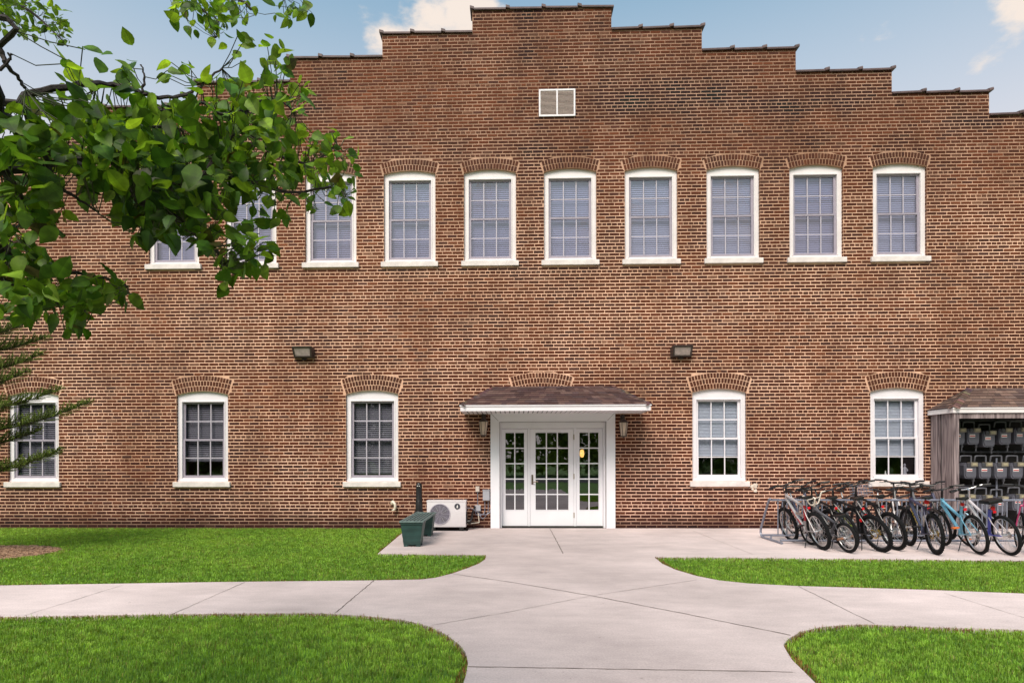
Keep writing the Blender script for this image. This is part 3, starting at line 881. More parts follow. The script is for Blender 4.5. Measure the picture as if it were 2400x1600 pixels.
# ---------------------------------------------------------------- entrance
ent = bpy.data.objects.new('entrance', None); C.objects.link(ent); ent.parent = bld
YD = .17                                             # door leaf plane
def zz(py, Y=0): return onY(1300, py, Y).z
ox0, ox1 = DOOR; ot = DTOP
cw = .185
mb = MB()
mb.box(ox0, ox0 + cw, -.07, .02, .002, ot); mb.box(ox1 - cw, ox1, -.07, .02, .002, ot)
mb.box(ox0 + cw, ox1 - cw, -.068, .02, ot - .19, ot)
mb.box(ox0 + cw - .001, ox0 + cw + .06, .02, YD + .06, .001, ot - .19); mb.box(ox1 - cw - .06, ox1 - cw + .001, .02, YD + .06, .001, ot - .19)
mb.box(ox0 + cw + .06, ox1 - cw - .06, .02, YD + .06, ot - .33, ot - .19)
mb.box(ox0 + cw - .02, ox0 + cw + .012, -.078, -.0705, .002, ot - .17); mb.box(ox1 - cw - .012, ox1 - cw + .02, -.078, -.0705, .002, ot - .17)
mb.build('surround', 'door_white', ent)
mb = MB(); g_ = .009  # grey strips paint the shadow gaps and mitre lines of the trim
mb.box(ox0 + cw + .013, ox0 + cw + .013 + g_, -.0735, .015, .003, ot - .19); mb.box(ox1 - cw - .013 - g_, ox1 - cw - .013, -.0735, .015, .003, ot - .19)
mb.box(ox0 + cw + .03, ox1 - cw - .03, -.0735, .015, ot - .199, ot - .191)
for s_, x_ in ((1, ox0), (-1, ox1)):
    mb.face([(x_ + s_ * .004, -.0712, ot - .001), (x_ + s_ * .016, -.0712, ot - .001), (x_ + s_ * (cw + .01), -.0712, ot - .186), (x_ + s_ * (cw - .002), -.0712, ot - .19)])
mb.box(ox0 + cw + .06, ox1 - cw - .06, YD + .04, YD + .061, ot - .336, ot - .3305)
mb.build('trim_shade_line', mat('trim_shadow_grey', (.34, .31, .33), .6), ent, fix=False)
ix0, ix1 = ox0 + cw + .06, ox1 - cw - .06
dtop = ot - .335; DB = .045
X = lambda px: onY(px, 1100, YD).x
d0, d1 = X(1242.5), X(1344.5)                        # the leaf
mb = MB(); mb.box(ix0, ix1, YD - .02, YD + .2, .001, .030); mb.build('threshold', mat('threshold_metal', (.10, .09, .09), .5, .5), ent)
mb = MB(); mb.box(X(1237), d0 - .004, YD - .02, YD + .05, .031, dtop); mb.box(d1 + .004, X(1350), YD - .02, YD + .05, .031, dtop); mb.build('mullion', 'door_white', ent)

def glazed(name, x0, x1, gx0, gx1, cols, par):
    e = bpy.data.objects.new(name, None); C.objects.link(e); e.parent = par
    g0, g1 = zz(850 + 1079 / 3.136, YD), zz(850 + 513 / 3.136, YD)
    mb = MB(); mb.poly([(x0, .034), (x1, .034), (x1, dtop - .004), (x0, dtop - .004)], [[(gx0, g0), (gx1, g0), (gx1, g1), (gx0, g1)]], YD, YD + .045)
    for a, b, c, d in ((gx0 - .012, gx0, g0 - .012, g1 + .012), (gx1, gx1 + .012, g0 - .012, g1 + .012), (gx0, gx1, g0 - .012, g0), (gx0, gx1, g1, g1 + .012)):
        mb.box(a, b, YD - .006, YD + .0005, c, d)
    mb.build('panel', 'door_white', e)
    mb = MB(); t = .0125
    for k in range(1, cols):
        x = gx0 + (gx1 - gx0) * k / cols; mb.box(x - t, x + t, YD + .006, YD + .03, g0, g1)
    xs_ = [gx0 + (gx1 - gx0) * k / cols for k in range(cols + 1)]
    for k in range(1, 5):
        z = g0 + (g1 - g0) * k / 5
        for c in range(cols): mb.box(xs_[c] + (t if c else 0), xs_[c + 1] - (t if c < cols - 1 else 0), YD + .007, YD + .029, z - t, z + t)
    mb.build('muntin', 'door_white', e)
    mb = MB(); mb.face([(gx0 - .01, YD + .032, g0 - .01), (gx1 + .01, YD + .032, g0 - .01), (gx1 + .01, YD + .032, g1 + .01), (gx0 - .01, YD + .032, g1 + .01)])
    mb.build('pane', 'door_glass', e, fix=False)
    return e
Z9 = lambda q: X(900 + q / 3.136)
glazed('sidelight', ix0 + .002, X(1236.5), Z9(893), Z9(1030), 2, bld)
glazed('sidelight', X(1350.5), ix1 - .002, Z9(1437), Z9(1577), 2, bld)
de = glazed('entrance_door', d0, d1, Z9(1114), Z9(1355), 3, bld)
mb = MB(); hx = Z9(1090); hz = zz(850 + 857 / 3.136, YD)
mb.box(hx - .022, hx + .022, YD - .012, YD - .0005, hz - .11, hz + .11, bev=.006)
mb.tube([(hx, YD - .01, hz - .05), (hx, YD - .06, hz - .05), (hx + .02, YD - .065, hz - .05), (hx + .13, YD - .062, hz - .045)], .010)
mb.build('handle', mat('aged_brass', (.20, .16, .13), .35, .8), de, smooth=True)
mb = MB()
for q in (545, 833, 1118): mb.box(d1 - .006, d1 + .014, YD - .026, YD - .0205, zz(850 + q / 3.136, YD) - .06, zz(850 + q / 3.136, YD) + .06)
mb.build('hinge', mat('brass_hinge', (.32, .25, .16), .4, .7), de)

# ---------------------------------------------------------------- shingled roofs
def shingles(mb, p00, p10, p11, p01, row=.14, pal=None):       # bottom-left, bottom-right, top-right, top-left
    p00, p10, p11, p01 = map(Vector, (p00, p10, p11, p01)); n = (p10 - p00).cross(p01 - p00).normalized()
    if n.z < 0: n = -n
    hgt = max((p01 - p00).length, (p11 - p10).length)
    sl = ((p01 + p11) / 2 - (p00 + p10) / 2).length; k = max(1, round(sl / row))
    for i in range(k):
        t0, t1 = i / k, min(1, (i + 1.12) / k)
        a0, b0, a1, b1 = p00.lerp(p01, t0), p10.lerp(p11, t0), p00.lerp(p01, t1), p10.lerp(p11, t1)
        W = (b0 - a0).length
        if W < .03: continue
        u = -random.uniform(0, .2)
        while u < W:
            wd = random.choice((.10, .14, .18, .24)) * random.uniform(.9, 1.1)
            f0, f1 = max(0, u) / W, min(W, u + wd - .003) / W
            u += wd
            if f1 <= f0: continue
            c = random.choice(pal); s = random.uniform(.75, 1.25); c = tuple(q * s for q in c)
            th = .007 + random.uniform(0, .004); up0 = n * (.006 + th); up1 = n * .003
            q = [a0.lerp(b0, f0) + up0, a0.lerp(b0, f1) + up0, a1.lerp(b1, f1) + up1, a1.lerp(b1, f0) + up1]
            lo = [a0.lerp(b0, f0), a0.lerp(b0, f1)]
            mb.face(q, 0, c); mb.face([lo[0], lo[1], q[1], q[0]], 0, tuple(x * .5 for x in c))

def hip_caps(mb, a, b, pal, w=.11):
    a, b = Vector(a), Vector(b); n = max(3, int((b - a).length / .12)); d = (b - a).normalized()
    s = d.cross(Vector((0, 0, 1))).normalized()
    for i in range(n):
        p, q = a.lerp(b, i / n), a.lerp(b, min(1, (i + 1.25) / n)); c = tuple(x * random.uniform(.8, 1.2) for x in random.choice(pal))
        up = Vector((0, 0, .03)); u2 = Vector((0, 0, .018))
        for sg in (-1, 1):
            mb.face([p + up, p + s * sg * w + Vector((0, 0, -.028)), q + s * sg * w + Vector((0, 0, -.04)), q + u2], 0, c)

def hip_canopy(par, xw0, xw1, xt0, xt1, depth, zf, zt_, fas, pal, white, soffit=True, sides=(1, 1)):
    """three sided lean-to hip roof against the wall: eave rectangle xw0..xw1, top edge xt0..xt1 on the wall"""
    mb = MB(); y = -depth
    TL, TR = (xt0, -.012, zt_), (xt1, -.012, zt_); FLc, FRc = (xw0, y, zf), (xw1, y, zf); WL, WR = (xw0, -.012, zf), (xw1, -.012, zf)
    shingles(mb, FLc, FRc, TR, TL, pal=pal)
    shingles(mb, WL, FLc, TL, TL, pal=pal); shingles(mb, FRc, WR, TR, TR, pal=pal)
    hip_caps(mb, FLc, TL, pal); hip_caps(mb, FRc, TR, pal)
    mb.face([FLc, FRc, TR, TL], 0, (.03, .02, .02)); mb.face([WL, FLc, TL], 0, (.03, .02, .02)); mb.face([FRc, WR, TR], 0, (.03, .02, .02))
    mb.build('shingle_roof', 'shingle', par, fix=False)
    mb = MB(); t = .022
    mb.box(xw0 + .01, xw1 - .01, y + .012, y + .012 + t, zf - fas, zf - .004); mb.box(xw0 + .01, xw0 + .01 + t, y + .012 + t, -.01, zf - fas + .002, zf - .004)
    mb.box(xw1 - .01 - t, xw1 - .01, y + .012 + t, -.01, zf - fas + .002, zf - .004)
    mb.box(xw0 - .006, xw1 + .006, y - .004, y + .0115, zf - .022, zf + .003)
    mb.build('fascia', white, par)
    if soffit:
        mb = MB(); x = xw0 + .034
        while x < xw1 - .04:
            x1 = min(x + .10, xw1 - .034); mb.box(x, x1 - .022, y + .036, -.01, zf - fas + .012, zf - fas + .022); x += .10
        mb.box(xw0 + .034, xw1 - .034, y + .036, -.01, zf - fas + .034, zf - fas + .04, m=1)
        mb.build('soffit', [white, 'meter_dark'], par)

PAL1 = [(.090, .050, .046), (.115, .066, .058), (.070, .040, .040), (.130, .080, .070), (.095, .060, .060)]
PAL2 = [(.125, .078, .065), (.16, .10, .082), (.10, .066, .060), (.135, .092, .08), (.18, .118, .095)]
cn = bpy.data.objects.new('canopy', None); C.objects.link(cn); cn.parent = bld
CD = 1.12
fa, fb = onY(1077.6, 948, -CD), onY(1526.6, 949, -CD); ta, tb = onY(1157, 906), onY(1436, 906)
hip_canopy(cn, fa.x, fb.x, ta.x, tb.x, CD, (fa.z + fb.z) / 2, ta.z, .118, PAL1, 'white')

# ---------------------------------------------------------------- lamps on the wall
def floodlight(px, py, label):
    p = onY(px, py); w, h = .46, .215
    t = thing('wall_floodlight', label, 'lamp', (p.x, 0, p.z), group='bronze floodlights above the ground floor windows')
    mb = MB()
    A = [(-w / 2, -.01, -h / 2), (w / 2, -.01, -h / 2), (w / 2, -.01, h / 2), (-w / 2, -.01, h / 2)]
    B = [(-w / 2 + .03, -.13, -h / 2), (w / 2 - .03, -.13, -h / 2), (w / 2 - .01, -.22, h / 2), (-w / 2 + .01, -.22, h / 2)]
    mb.add(A + B, [(0, 1, 5, 4), (1, 2, 6, 5), (2, 3, 7, 6), (3, 0, 4, 7), (3, 2, 1, 0)])
    n = 4; a, b, c, d = map(Vector, B)
    def q(u, v): return a.lerp(b, u).lerp(d.lerp(c, u), v)
    ins = [q(.09, .13), q(.91, .13), q(.91, .90), q(.09, .90)]
    for k in range(4): mb.face([B[k], B[(k + 1) % 4], ins[(k + 1) % 4], ins[k]])
    mb.box(-w / 2 + .02, w / 2 - .02, -.235, -.01, h / 2, h / 2 + .018)
    mb.box(-.05, .05, -.05, -.004, -h / 2 - .045, -h / 2 - .001)
    mb.build('housing', 'bronze', t)
    mb = MB(); back = Vector((0, .012, 0)); mb.face([p_ + back for p_ in ins])
    mb.build('lens', 'lens', t, fix=False)
floodlight(714, 828, 'bronze wall floodlight above the ground floor window left of the door')
floodlight(1595, 826, 'bronze wall floodlight right of the door canopy')

def lantern(px, py, label):
    p = onY(px, py, -.14)
    t = thing('wall_lantern', label, 'lantern', (p.x, -.14, p.z), group='lanterns beside the entrance')
    mb = MB(); h = .155
    mb.lathe([(.001, h + .10), (.012, h + .09), (.02, h + .06), (.05, h + .05), (.105, h), (.11, h - .012), (.10, h - .014)], seg=6)
    mb.lathe([(.068, -.17), (.072, -.155), (.06, -.15), (.02, -.185), (.001, -.19)], seg=6)
    for k in range(6):
        a = 2 * PI * k / 6; mb.tube([(.062 * math.cos(a), .062 * math.sin(a), -.155), (.10 * math.cos(a), .10 * math.sin(a), h - .01)], .006, 5)
    mb.tube([(0, 0, h + .09), (0, .0, h + .14), (0, .06, h + .16), (0, .12, h + .10)], .010, 6)
    mb.box(-.05, .05, .118, .134, h - .06, h + .16, bev=.005)
    mb.build('frame', 'bronze', t)
    mb = MB(); mb.lathe([(.056, -.15), (.094, h - .015)], seg=6); mb.build('shade', 'lantern_glass', t)
lantern(1133, 1003, 'small black coach lantern on brick left of the entrance')
lantern(1461.5, 1005, 'small black coach lantern on brick right of the entrance')

# ---------------------------------------------------------------- AC unit and electrics
AY = -.52
p = onY(1046, 1204, AY); s_px = F / (D + AY)
w, h = 92 / s_px, 62 / s_px
t = thing('air_conditioner', 'white outdoor air conditioner with round fan grille left of the entrance', 'air conditioner', (p.x, AY, 0))
zb = .075
mb = MB(); mb.box(-w / 2, w / 2, 0, .32, zb, zb + h, bev=.012); mb.box(-w / 2 - .006, w / 2 + .006, -.004, .325, zb + h - .03, zb + h + .004, bev=.004)
mb.build('casing', 'ac', t, smooth=True)
fx = (1031 - 1046) / s_px; fz = zb + h * .49; fr = .205
mb = MB(); mb.lathe([(fr, -.004), (fr, -.002), (.001, -.002)], (fx, 0, fz), 'y', 36); mb.build('fan_opening', 'ac_dark', t)
mb = MB()
mb.ring((fx, -.006, fz), (0, 1, 0), fr + .012, .012, 40, 6, sq=.7)
for k in range(1, 12): mb.ring((fx, -.012, fz), (0, 1, 0), fr * k / 12, .0028, 36, 4)
for k in range(12):
    a = PI * k / 6; mb.tube([(fx + .03 * math.cos(a), -.012, fz + .03 * math.sin(a)), (fx + fr * math.cos(a), -.012, fz + fr * math.sin(a))], .003, 4)
mb.build('fan_grille', mat('grille_grey', (.38, .35, .40), .45), t)
mb = MB()
for k in range(4):
    a = k * PI / 2 + .5; mb.face([(fx + .03 * math.cos(a), -.006, fz + .03 * math.sin(a)), (fx + .17 * math.cos(a - .25), -.004, fz + .17 * math.sin(a - .25)), (fx + .18 * math.cos(a + .3), -.007, fz + .18 * math.sin(a + .3))])
mb.build('fan', 'meter_dark', t, fix=False)
bx = (1072 - 1046) / s_px; bz = zb + h * .79
mb = MB(); mb.lathe([(.062, -.004), (.062, -.009), (.001, -.009)], (bx, 0, bz), 'y', 24); bd = mb.build('badge', mat('badge_dark', (.05, .05, .065), .4), t)
mb = MB(); mb.face([(bx - .014, -.0105, bz - .035), (bx + .014, -.0105, bz - .035), (bx + .016, -.0105, bz - .005), (bx + .002, -.0105, bz + .04), (bx - .008, -.0105, bz + .01), (bx - .016, -.0105, bz - .01)]); mb.build('emblem', 'tag', bd, fix=False)
mb = MB()
for x in (-w / 2 + .1, w / 2 - .14): mb.box(x, x + .09, -.03, .35, .012, zb - .001, bev=.006)
mb.box(-w / 2 - .03, w / 2 + .04, -.05, .38, .001, .012)
mb.build('foot', 'black', t)
mb = MB(); x = w / 2
mb.box(x + .001, x + .02, .05, .2, zb + .06, zb + .32, bev=.004)
mb.tube(spline([(x + .02, .1, zb + .12), (x + .1, .12, zb + .14), (x + .13, .3, zb + .3), (x + .18, .49, zb + .42)]), .024, 8)
mb.tube(spline([(x + .02, .14, zb + .1), (x + .08, .2, zb + .06), (x + .1, .4, zb + .2), (x + .14, .49, zb + .36)]), .018, 8)
mb.build('refrigerant_line', 'black', t, smooth=True)
mb = MB()
mb.tube(spline([(x + .012, .07, zb + .41), (x + .12, .2, zb + .38), (x + .3, .38, zb + .25), (x + .44, .45, zb + .24), (x + .52, .46, zb + .33), (x + .53, .47, zb + .52)]), .009, 6)
mb.build('flexible_conduit', 'galv', t, smooth=True)
mb = MB(); mb.tube([(x + .01, .2, zb + .05), (x + .25, .46, zb + .05), (x + .26, .47, zb + .055), (x + .24, .475, zb + .27)], .012, 8); mb.build('drain_pipe', 'pvc', t, smooth=True)

def wallbox(name, label, cat, x0, y0, x1, y1, dep, m, extra=None):
    a, b = onY(x0, y1), onY(x1, y0); t = thing(name, label, cat, ((a.x + b.x) / 2, 0, a.z)); w, h = b.x - a.x, b.z - a.z
    mb = MB(); mb.box(-w / 2, w / 2, -dep, -.008, 0, h, bev=.006); mb.build('box', m, t)
    mb = MB(); mb.box(-w / 2 + .008, w / 2 - .008, -dep - .008, -dep - .0005, .008, h - .008, bev=.003); mb.build('cover', m, t)
    if extra: extra(t, w, h)
    return t
def e1(t, w, h):
    mb = MB(); mb.tube([(0, -.03, 0), (0, -.03, -.30)], .009, 6); mb.build('conduit', 'galv', t, smooth=True)
wallbox('socket_box', 'small beige socket box with a pipe below it on the brick', 'electrical box', 1115, 1139, 1124, 1152, .06, 'beige', e1)
wallbox('junction_box', 'small grey junction box low on the brick between the cables', 'electrical box', 1113, 1183, 1127, 1197, .07, 'grey_box')
def e2(t, w, h):
    mb = MB()
    for x in (-.035, .04): mb.tube(spline([(x, -.04, 0), (x, -.04, -.2), (x - .02, -.05, -.29), (x - .12, -.05, -.36 - x), (x - .2, -.05, -.30), (x - .21, -.04, -.22)]), .009, 6)
    mb.build('conduit', 'galv', t, smooth=True)
    mb = MB(); mb.box(-w / 2 - .006, w / 2 + .006, -.115, -.008, h + .001, h + .016, bev=.003); mb.build('lid', 'grey_box', t)
wallbox('disconnect_box', 'larger grey switch box with cable loops beside the door surround', 'electrical box', 1132, 1148, 1148, 1172, .10, 'grey_box', e2)

# cream vent pipe on the wall
p = onY(924, 1185); t = thing('vent_pipe', 'cream curved plastic pipe stub on the low brick wall', 'pipe', (p.x, 0, p.z))
mb = MB(); mb.tube(spline([(-.03, -.004, .075), (-.02, -.06, .08), (.025, -.09, .06), (.04, -.095, .0), (.03, -.09, -.06), (.0, -.09, -.09)]), .030, 10)
mb.build('bend', 'pvc', t, smooth=True)
mb = MB(); mb.lathe([(.05, -.012), (.05, -.004), (.03, -.02)], (-.03, 0, .075), 'y', 16); mb.build('flange', 'pvc', t)
mb = MB(); mb.lathe([(.036, -.10), (.040, -.075), (.03, -.07)], (0, -.09, 0), 'z', 14); mb.build('rim', 'pvc', t)

# cigarette receptacle
p = onY(982, 1130, -.5)
t = thing('ash_receptacle', 'tall black smokers ash receptacle with round top against the brick', 'ash receptacle', (p.x, -.5, 0))
k = p.z
mb = MB(); mb.lathe([(.21, 0), (.215, .03), (.20, .12), (.17, .26), (.13, .36), (.085, .41)], seg=24); mb.build('base', 'black', t, smooth=True)
mb = MB(); mb.lathe([(.082, .40), (.074, .62), (.068, .64), (.066, k - .09), (.062, k - .045), (.045, k - .012), (.001, k)], seg=20); tb_ = mb.build('tube', 'black', t, smooth=True)
mb = MB(); mb.ring((0, 0, .41), (0, 0, 1), .09, .010, 24, 6); mb.ring((0, 0, .64), (0, 0, 1), .072, .006, 24, 6); mb.build('collar', 'black', t, smooth=True)
mb = MB()
for x in (-.022, .016): mb.lathe([(.011, -.006), (.011, 0), (.001, 0)], (x, -.062, k - .075), 'y', 10)
mb.build('opening', 'tag', t)

# ---------------------------------------------------------------- green planter bench
fr_c = onZ(961, 1281); re_c = onZ(986, 1256)
BLX = onZ(962, 1281).x
t = thing('planter_bench', 'dark green plastic bench with slatted seat on two tapered tub legs', 'bench', (BLX + .02, fr_c.y, 0))
def tub(y0, y1, hgt):
    mb = MB(); n = 7; V_ = []
    for i in range(n + 1):
        f = i / n; wx = .145 + .05 * f; ins = .03 * (1 - f); r = .0035 * (i % 2)
        V_.append([(-wx - r, y0 + ins - r, .03 + (hgt - .03) * f), (wx + r, y0 + ins - r, .03 + (hgt - .03) * f), (wx + r, y1 - ins + r, .03 + (hgt - .03) * f), (-wx - r, y1 - ins + r, .03 + (hgt - .03) * f)])
    for i in range(n):
        for k in range(4): mb.face([V_[i][k], V_[i][(k + 1) % 4], V_[i + 1][(k + 1) % 4], V_[i + 1][k]])
    mb.face(V_[0]); mb.face(V_[-1])
    for x in (-.145, .075):
        for y in (y0 + .03, y1 - .10): mb.box(x, x + .07, y, y + .07, 0, .0295)
    mb.box(-.20, .20, y0 - .012, y1 + .012, hgt - .035, hgt - .002, bev=.006)
    return mb
LB = re_c.y - fr_c.y
sh = .455
tub(0, .36, sh - .03).build('leg', 'green', t); tub(LB - .05, LB + .30, sh - .03).build('leg', 'green', t)
mb = MB(); y0, y1 = -.03, LB + .33
mb.box(-.215, -.165, y0, y1, sh - .03, sh, bev=.008); mb.box(.165, .215, y0, y1, sh - .03, sh, bev=.008)
mb.box(-.164, .164, y0, y0 + .09, sh - .03, sh, bev=.008); mb.box(-.164, .164, y1 - .09, y1, sh - .03, sh, bev=.008)
mb.build('seat_rim', 'green_top', t)
mb = MB(); n = 5
for k in range(n):
    x = -.158 + .316 * k / n; mb.box(x, x +   .316 / n - .024, y0 + .095, y1 - .095, sh - .03, sh - .004, bev=.006)
for y in (y0 + .45, y0 + .9, y0 + 1.3):
    if y < y1 - .2: mb.box(-.164, .164, y, y + .05, sh - .06, sh - .031)
mb.build('seat_slats', 'green_top', t)

# ---------------------------------------------------------------- meter shed and gas meters
SD = .72
sx0 = onY(2179, 1100).x; sx1 = sx0 + 3.6
shed = thing('meter_shed', 'weathered wooden lean-to shed with shingle roof over the gas meters', 'shed', (0, 0, 0))
fz_ = onY(2300, 955, -SD - .06).z; tz_ = onY(2330, 910).z
mb = MB(); zc = fz_ - .10
n = 2; ys = [-.012, -.36, -.69]
for i in range(2): mb.box(sx0 + .012, sx0 + .02, ys[i] - .023, ys[i] + .023, .01, zc - .01, m=1) if i else None  # black strip stands in for the shade in the board gap
for i in range(2): mb.box(sx0, sx0 + .028, ys[i + 1] + .024, ys[i] - .024, .01 + random.uniform(0, .02), zc)
mb.build('side_board', ['wood', 'black'], shed)
mb = MB(); mb.box(sx0 - .005, sx0 + .09, -SD - .06, -.694, .002, zc - .01, bev=.004); mb.build('post', 'wood', shed)
mb = MB(); mb.box(sx1 - .03, sx1, -SD, -.012, .01, zc); mb.build('side_board', 'wood', shed)
mb = MB(); mb.box(sx1 - .09, sx1 + .005, -SD - .06, -SD - .001, .002, zc - .01); mb.build('post', 'wood', shed)
mb = MB(); mb.box(sx0 + .092, sx1 - .092, -SD - .055, -SD - .02, zc - .12, zc - .012); mb.build('beam', 'wood', shed)
hip_canopy(shed, sx0 - .06, sx1 + .06, sx0 + .80, sx1 - .8, SD + .10, fz_, tz_, .105, PAL2, 'whitewarm', soffit=False)
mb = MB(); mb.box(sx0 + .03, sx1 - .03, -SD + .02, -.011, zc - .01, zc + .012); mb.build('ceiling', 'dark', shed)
mb = MB(); mb.box(sx0 + .03, sx1 - .032, -.030, -.0095, .05, zc - .012); mb.build('back_shade_board', mat('shade_black_board', (.008, .006, .006), .9, var=.5, scale=12, bump=.4, bscale=25), shed)  # near-black colour stands in for the shade inside the shed

def make_meter():
    t = thing('gas_meter', 'x', 'gas meter', group='grey gas meters in the shed')
    mb = MB()
    out = []
    for (x, z) in ((-.125, -.13), (-.115, -.175), (-.08, -.198), (.08, -.198), (.115, -.175), (.125, -.13), (.132, .08), (.10, .14), (-.10, .14), (-.132, .08)): out.append((x, z))
    mb.poly(out, [], -.10, .10); mb.poly([(x * .85, z * .85) for x, z in out], [], -.118, -.10)
    mb.build('body', 'meter', t)
    mb = MB(); mb.lathe([(.12, -.0), (.13, .02), (.13, .07), (.11, .08)], (-.07, .03, .0), 'y', 18); mb.build('diaphragm_case', 'meter_dark', t)
    mb = MB(); mb.box(-.01, .132, -.150, -.02, .060, .150, bev=.010); ib = mb.build('index_box', 'index', t)
    mb = MB(); mb.box(-.085, -.011, -.140, -.02, .055, .140, bev=.010); mb.build('index_cover', 'meter_dark', t)
    mb = MB(); mb.box(.02, .108, -.1535, -.1505, .085, .130); mb.build('dial_window', mat('dial_cream', (.32, .28, .18), .4), ib)
    mb = MB(); mb.box(-.085, .03, -.122, -.1185, -.045, .015); tg = mb.build('tag', 'tag', t)
    mb = MB(); mb.box(-.080, .025, -.125, -.1225, -.030, -.008); mb.build('red_band', 'red', tg)
    mb = MB()
    mb.tube(spline([(.09, .0, .14), (.09, .0, .26), (.07, .0, .285), (-.11, .0, .285), (-.135, 0, .26), (-.135, .02, .17)], 3), .016, 7)
    mb.tube([(.13, .03, -.08), (.15, .03, -.12), (.15, .03, -.34)], .014, 7); mb.lathe([(.014, -.27), (.03, -.25), (.03, -.21), (.014, -.19)], (.15, .03, 0), 'z', 8)
    mb.build('pipe', 'pipe', t, smooth=True)
    return t
MY = -.24
mt0 = make_meter(); first = True
def z52(a, b): return onY(2000 + a / 5.2275, 860 + b / 5.2275, MY)
def z65(a, b): return onY(2200 + a / 6.535, 1080 + b / 6.535, MY)
top_row = [z52(*q) for q in ((1250, 835), (1425, 835), (1615, 865), (1812, 835), (2000, 828))]
mid_row = [z52(*q) for q in ((1390, 1250), (1570, 1250), (1762, 1250), (1955, 1250))]; mid_row.append(mid_row[-1] + Vector((.36, 0, 0)))
low_row = [z65(*q) for q in ((235, 610), (400, 610), (660, 620), (900, 640), (1165, 610))]
lab = {0: ['half hidden behind the wooden post', 'second from the wooden post', 'hung lower than its neighbours', 'fourth from the wooden post', 'fifth from the wooden post'],
       1: ['nearest the wooden post', 'second from the wooden post', 'third from the wooden post', 'fourth from the wooden post', 'cut off by the photo edge'],
       2: ['beside the wooden post', 'second from the post', 'behind the white bicycle handlebar', 'behind the padded saddle', 'nearest the photo edge']}
for r_, row in enumerate((top_row, mid_row, low_row)):
    for k, p in enumerate(row):
        m_ = mt0 if first else copy_tree(mt0); first = False
        m_.location = (p.x, MY, p.z)
        m_['label'] = 'grey gas meter in the %s row, %s' % (('top', 'middle', 'bottom')[r_], lab[r_][k])
mp = thing('gas_manifold', 'grey horizontal gas pipes on the back board behind the meters', 'pipe', (0, 0, 0))
for zq in (top_row[1].z + .33, top_row[1].z - .36, mid_row[1].z - .36):
    mb = MB(); mb.tube([(sx0 + .12, -.10, zq), (sx1 - .1, -.10, zq)], .022, 8)
    for x in np.arange(sx0 + .3, sx1 - .1, .36): mb.lathe([(.03, -.03), (.036, 0), (.03, .03)], (x, -.10, zq), 'x', 8)
    mb.build('header_pipe', 'meter_dark', mp, smooth=True)
mb = MB()
for x in (sx0 + .19, sx0 + 1.28): mb.tube([(x, -.2, .02), (x, -.2, mid_row[1].z + .24)], .018, 8)
mb.build('riser_pipe', 'galv', mp, smooth=True)
mb = MB()
for p in mid_row[:4]: mb.tube([(p.x - .06, -.2, p.z + .29), (p.x + .1, -.2, p.z + .29)], .013, 6)
mb.build('brass_pipe', 'gold', mp)

# ---------------------------------------------------------------- bicycle rack
RXs = onZ(1833, 1275).x
RF, RB = onZ(1833, 1275).y, onZ(1780, 1259).y; RM = (RF + RB) / 2
rack = thing('bike_rack', 'grey galvanised grid bicycle rack on the concrete in front of the brick', 'bicycle rack', (0, 0, 0))
rx1 = RXs + 6.0; RZ = .76; tr_ = .021
mb = MB(); mb.tube([(RXs + .02, RM, RZ), (rx1 - .02, RM, RZ)], tr_, 10); mb.build('top_rail', 'galv', rack, smooth=True)
mb = MB(); mb.tube([(RXs + .02, RM, .10), (rx1 - .02, RM, .10)], .018, 10); mb.build('bottom_rail', 'galv', rack, smooth=True)
for y in (RF + .12, RB - .05):
    mb = MB(); mb.tube([(RXs + .02, y, .055), (rx1 - .02, y, .055)], .021, 10); mb.build('foot_rail', 'galv', rack, smooth=True)
for x in (RXs, rx1):
    mb = MB()
    mb.tube(spline([(x, RM, RZ), (x, RM + .10, RZ - .02), (x, RB - .06, .26), (x, RB, .14), (x, RB - .02, .06), (x, RB - .12, .024), (x, RM, .022), (x, RF, .022)], 5), .022, 8)
    mb.tube([(x, RM, .03), (x, RM, .12)], .018, 8)
    mb.build('end_frame', 'galv', rack, smooth=True)
x = RXs + .13; bars = []
while x < rx1 - .1:
    for k in range(3):
        if x + k * .083 < rx1 - .05: bars.append(x + k * .083)
    x += .166 + .20
b0 = None
for x in bars:
    if b0 is None:
        mb = MB(); mb.tube([(0, RM, .10), (0, RM, RZ)], .0115, 8); b0 = mb.build('bar', 'galv', rack, smooth=True); b0.location = (x, 0, 0)
    else:
        c = b0.copy(); C.objects.link(c); c.location = (x, 0, 0)
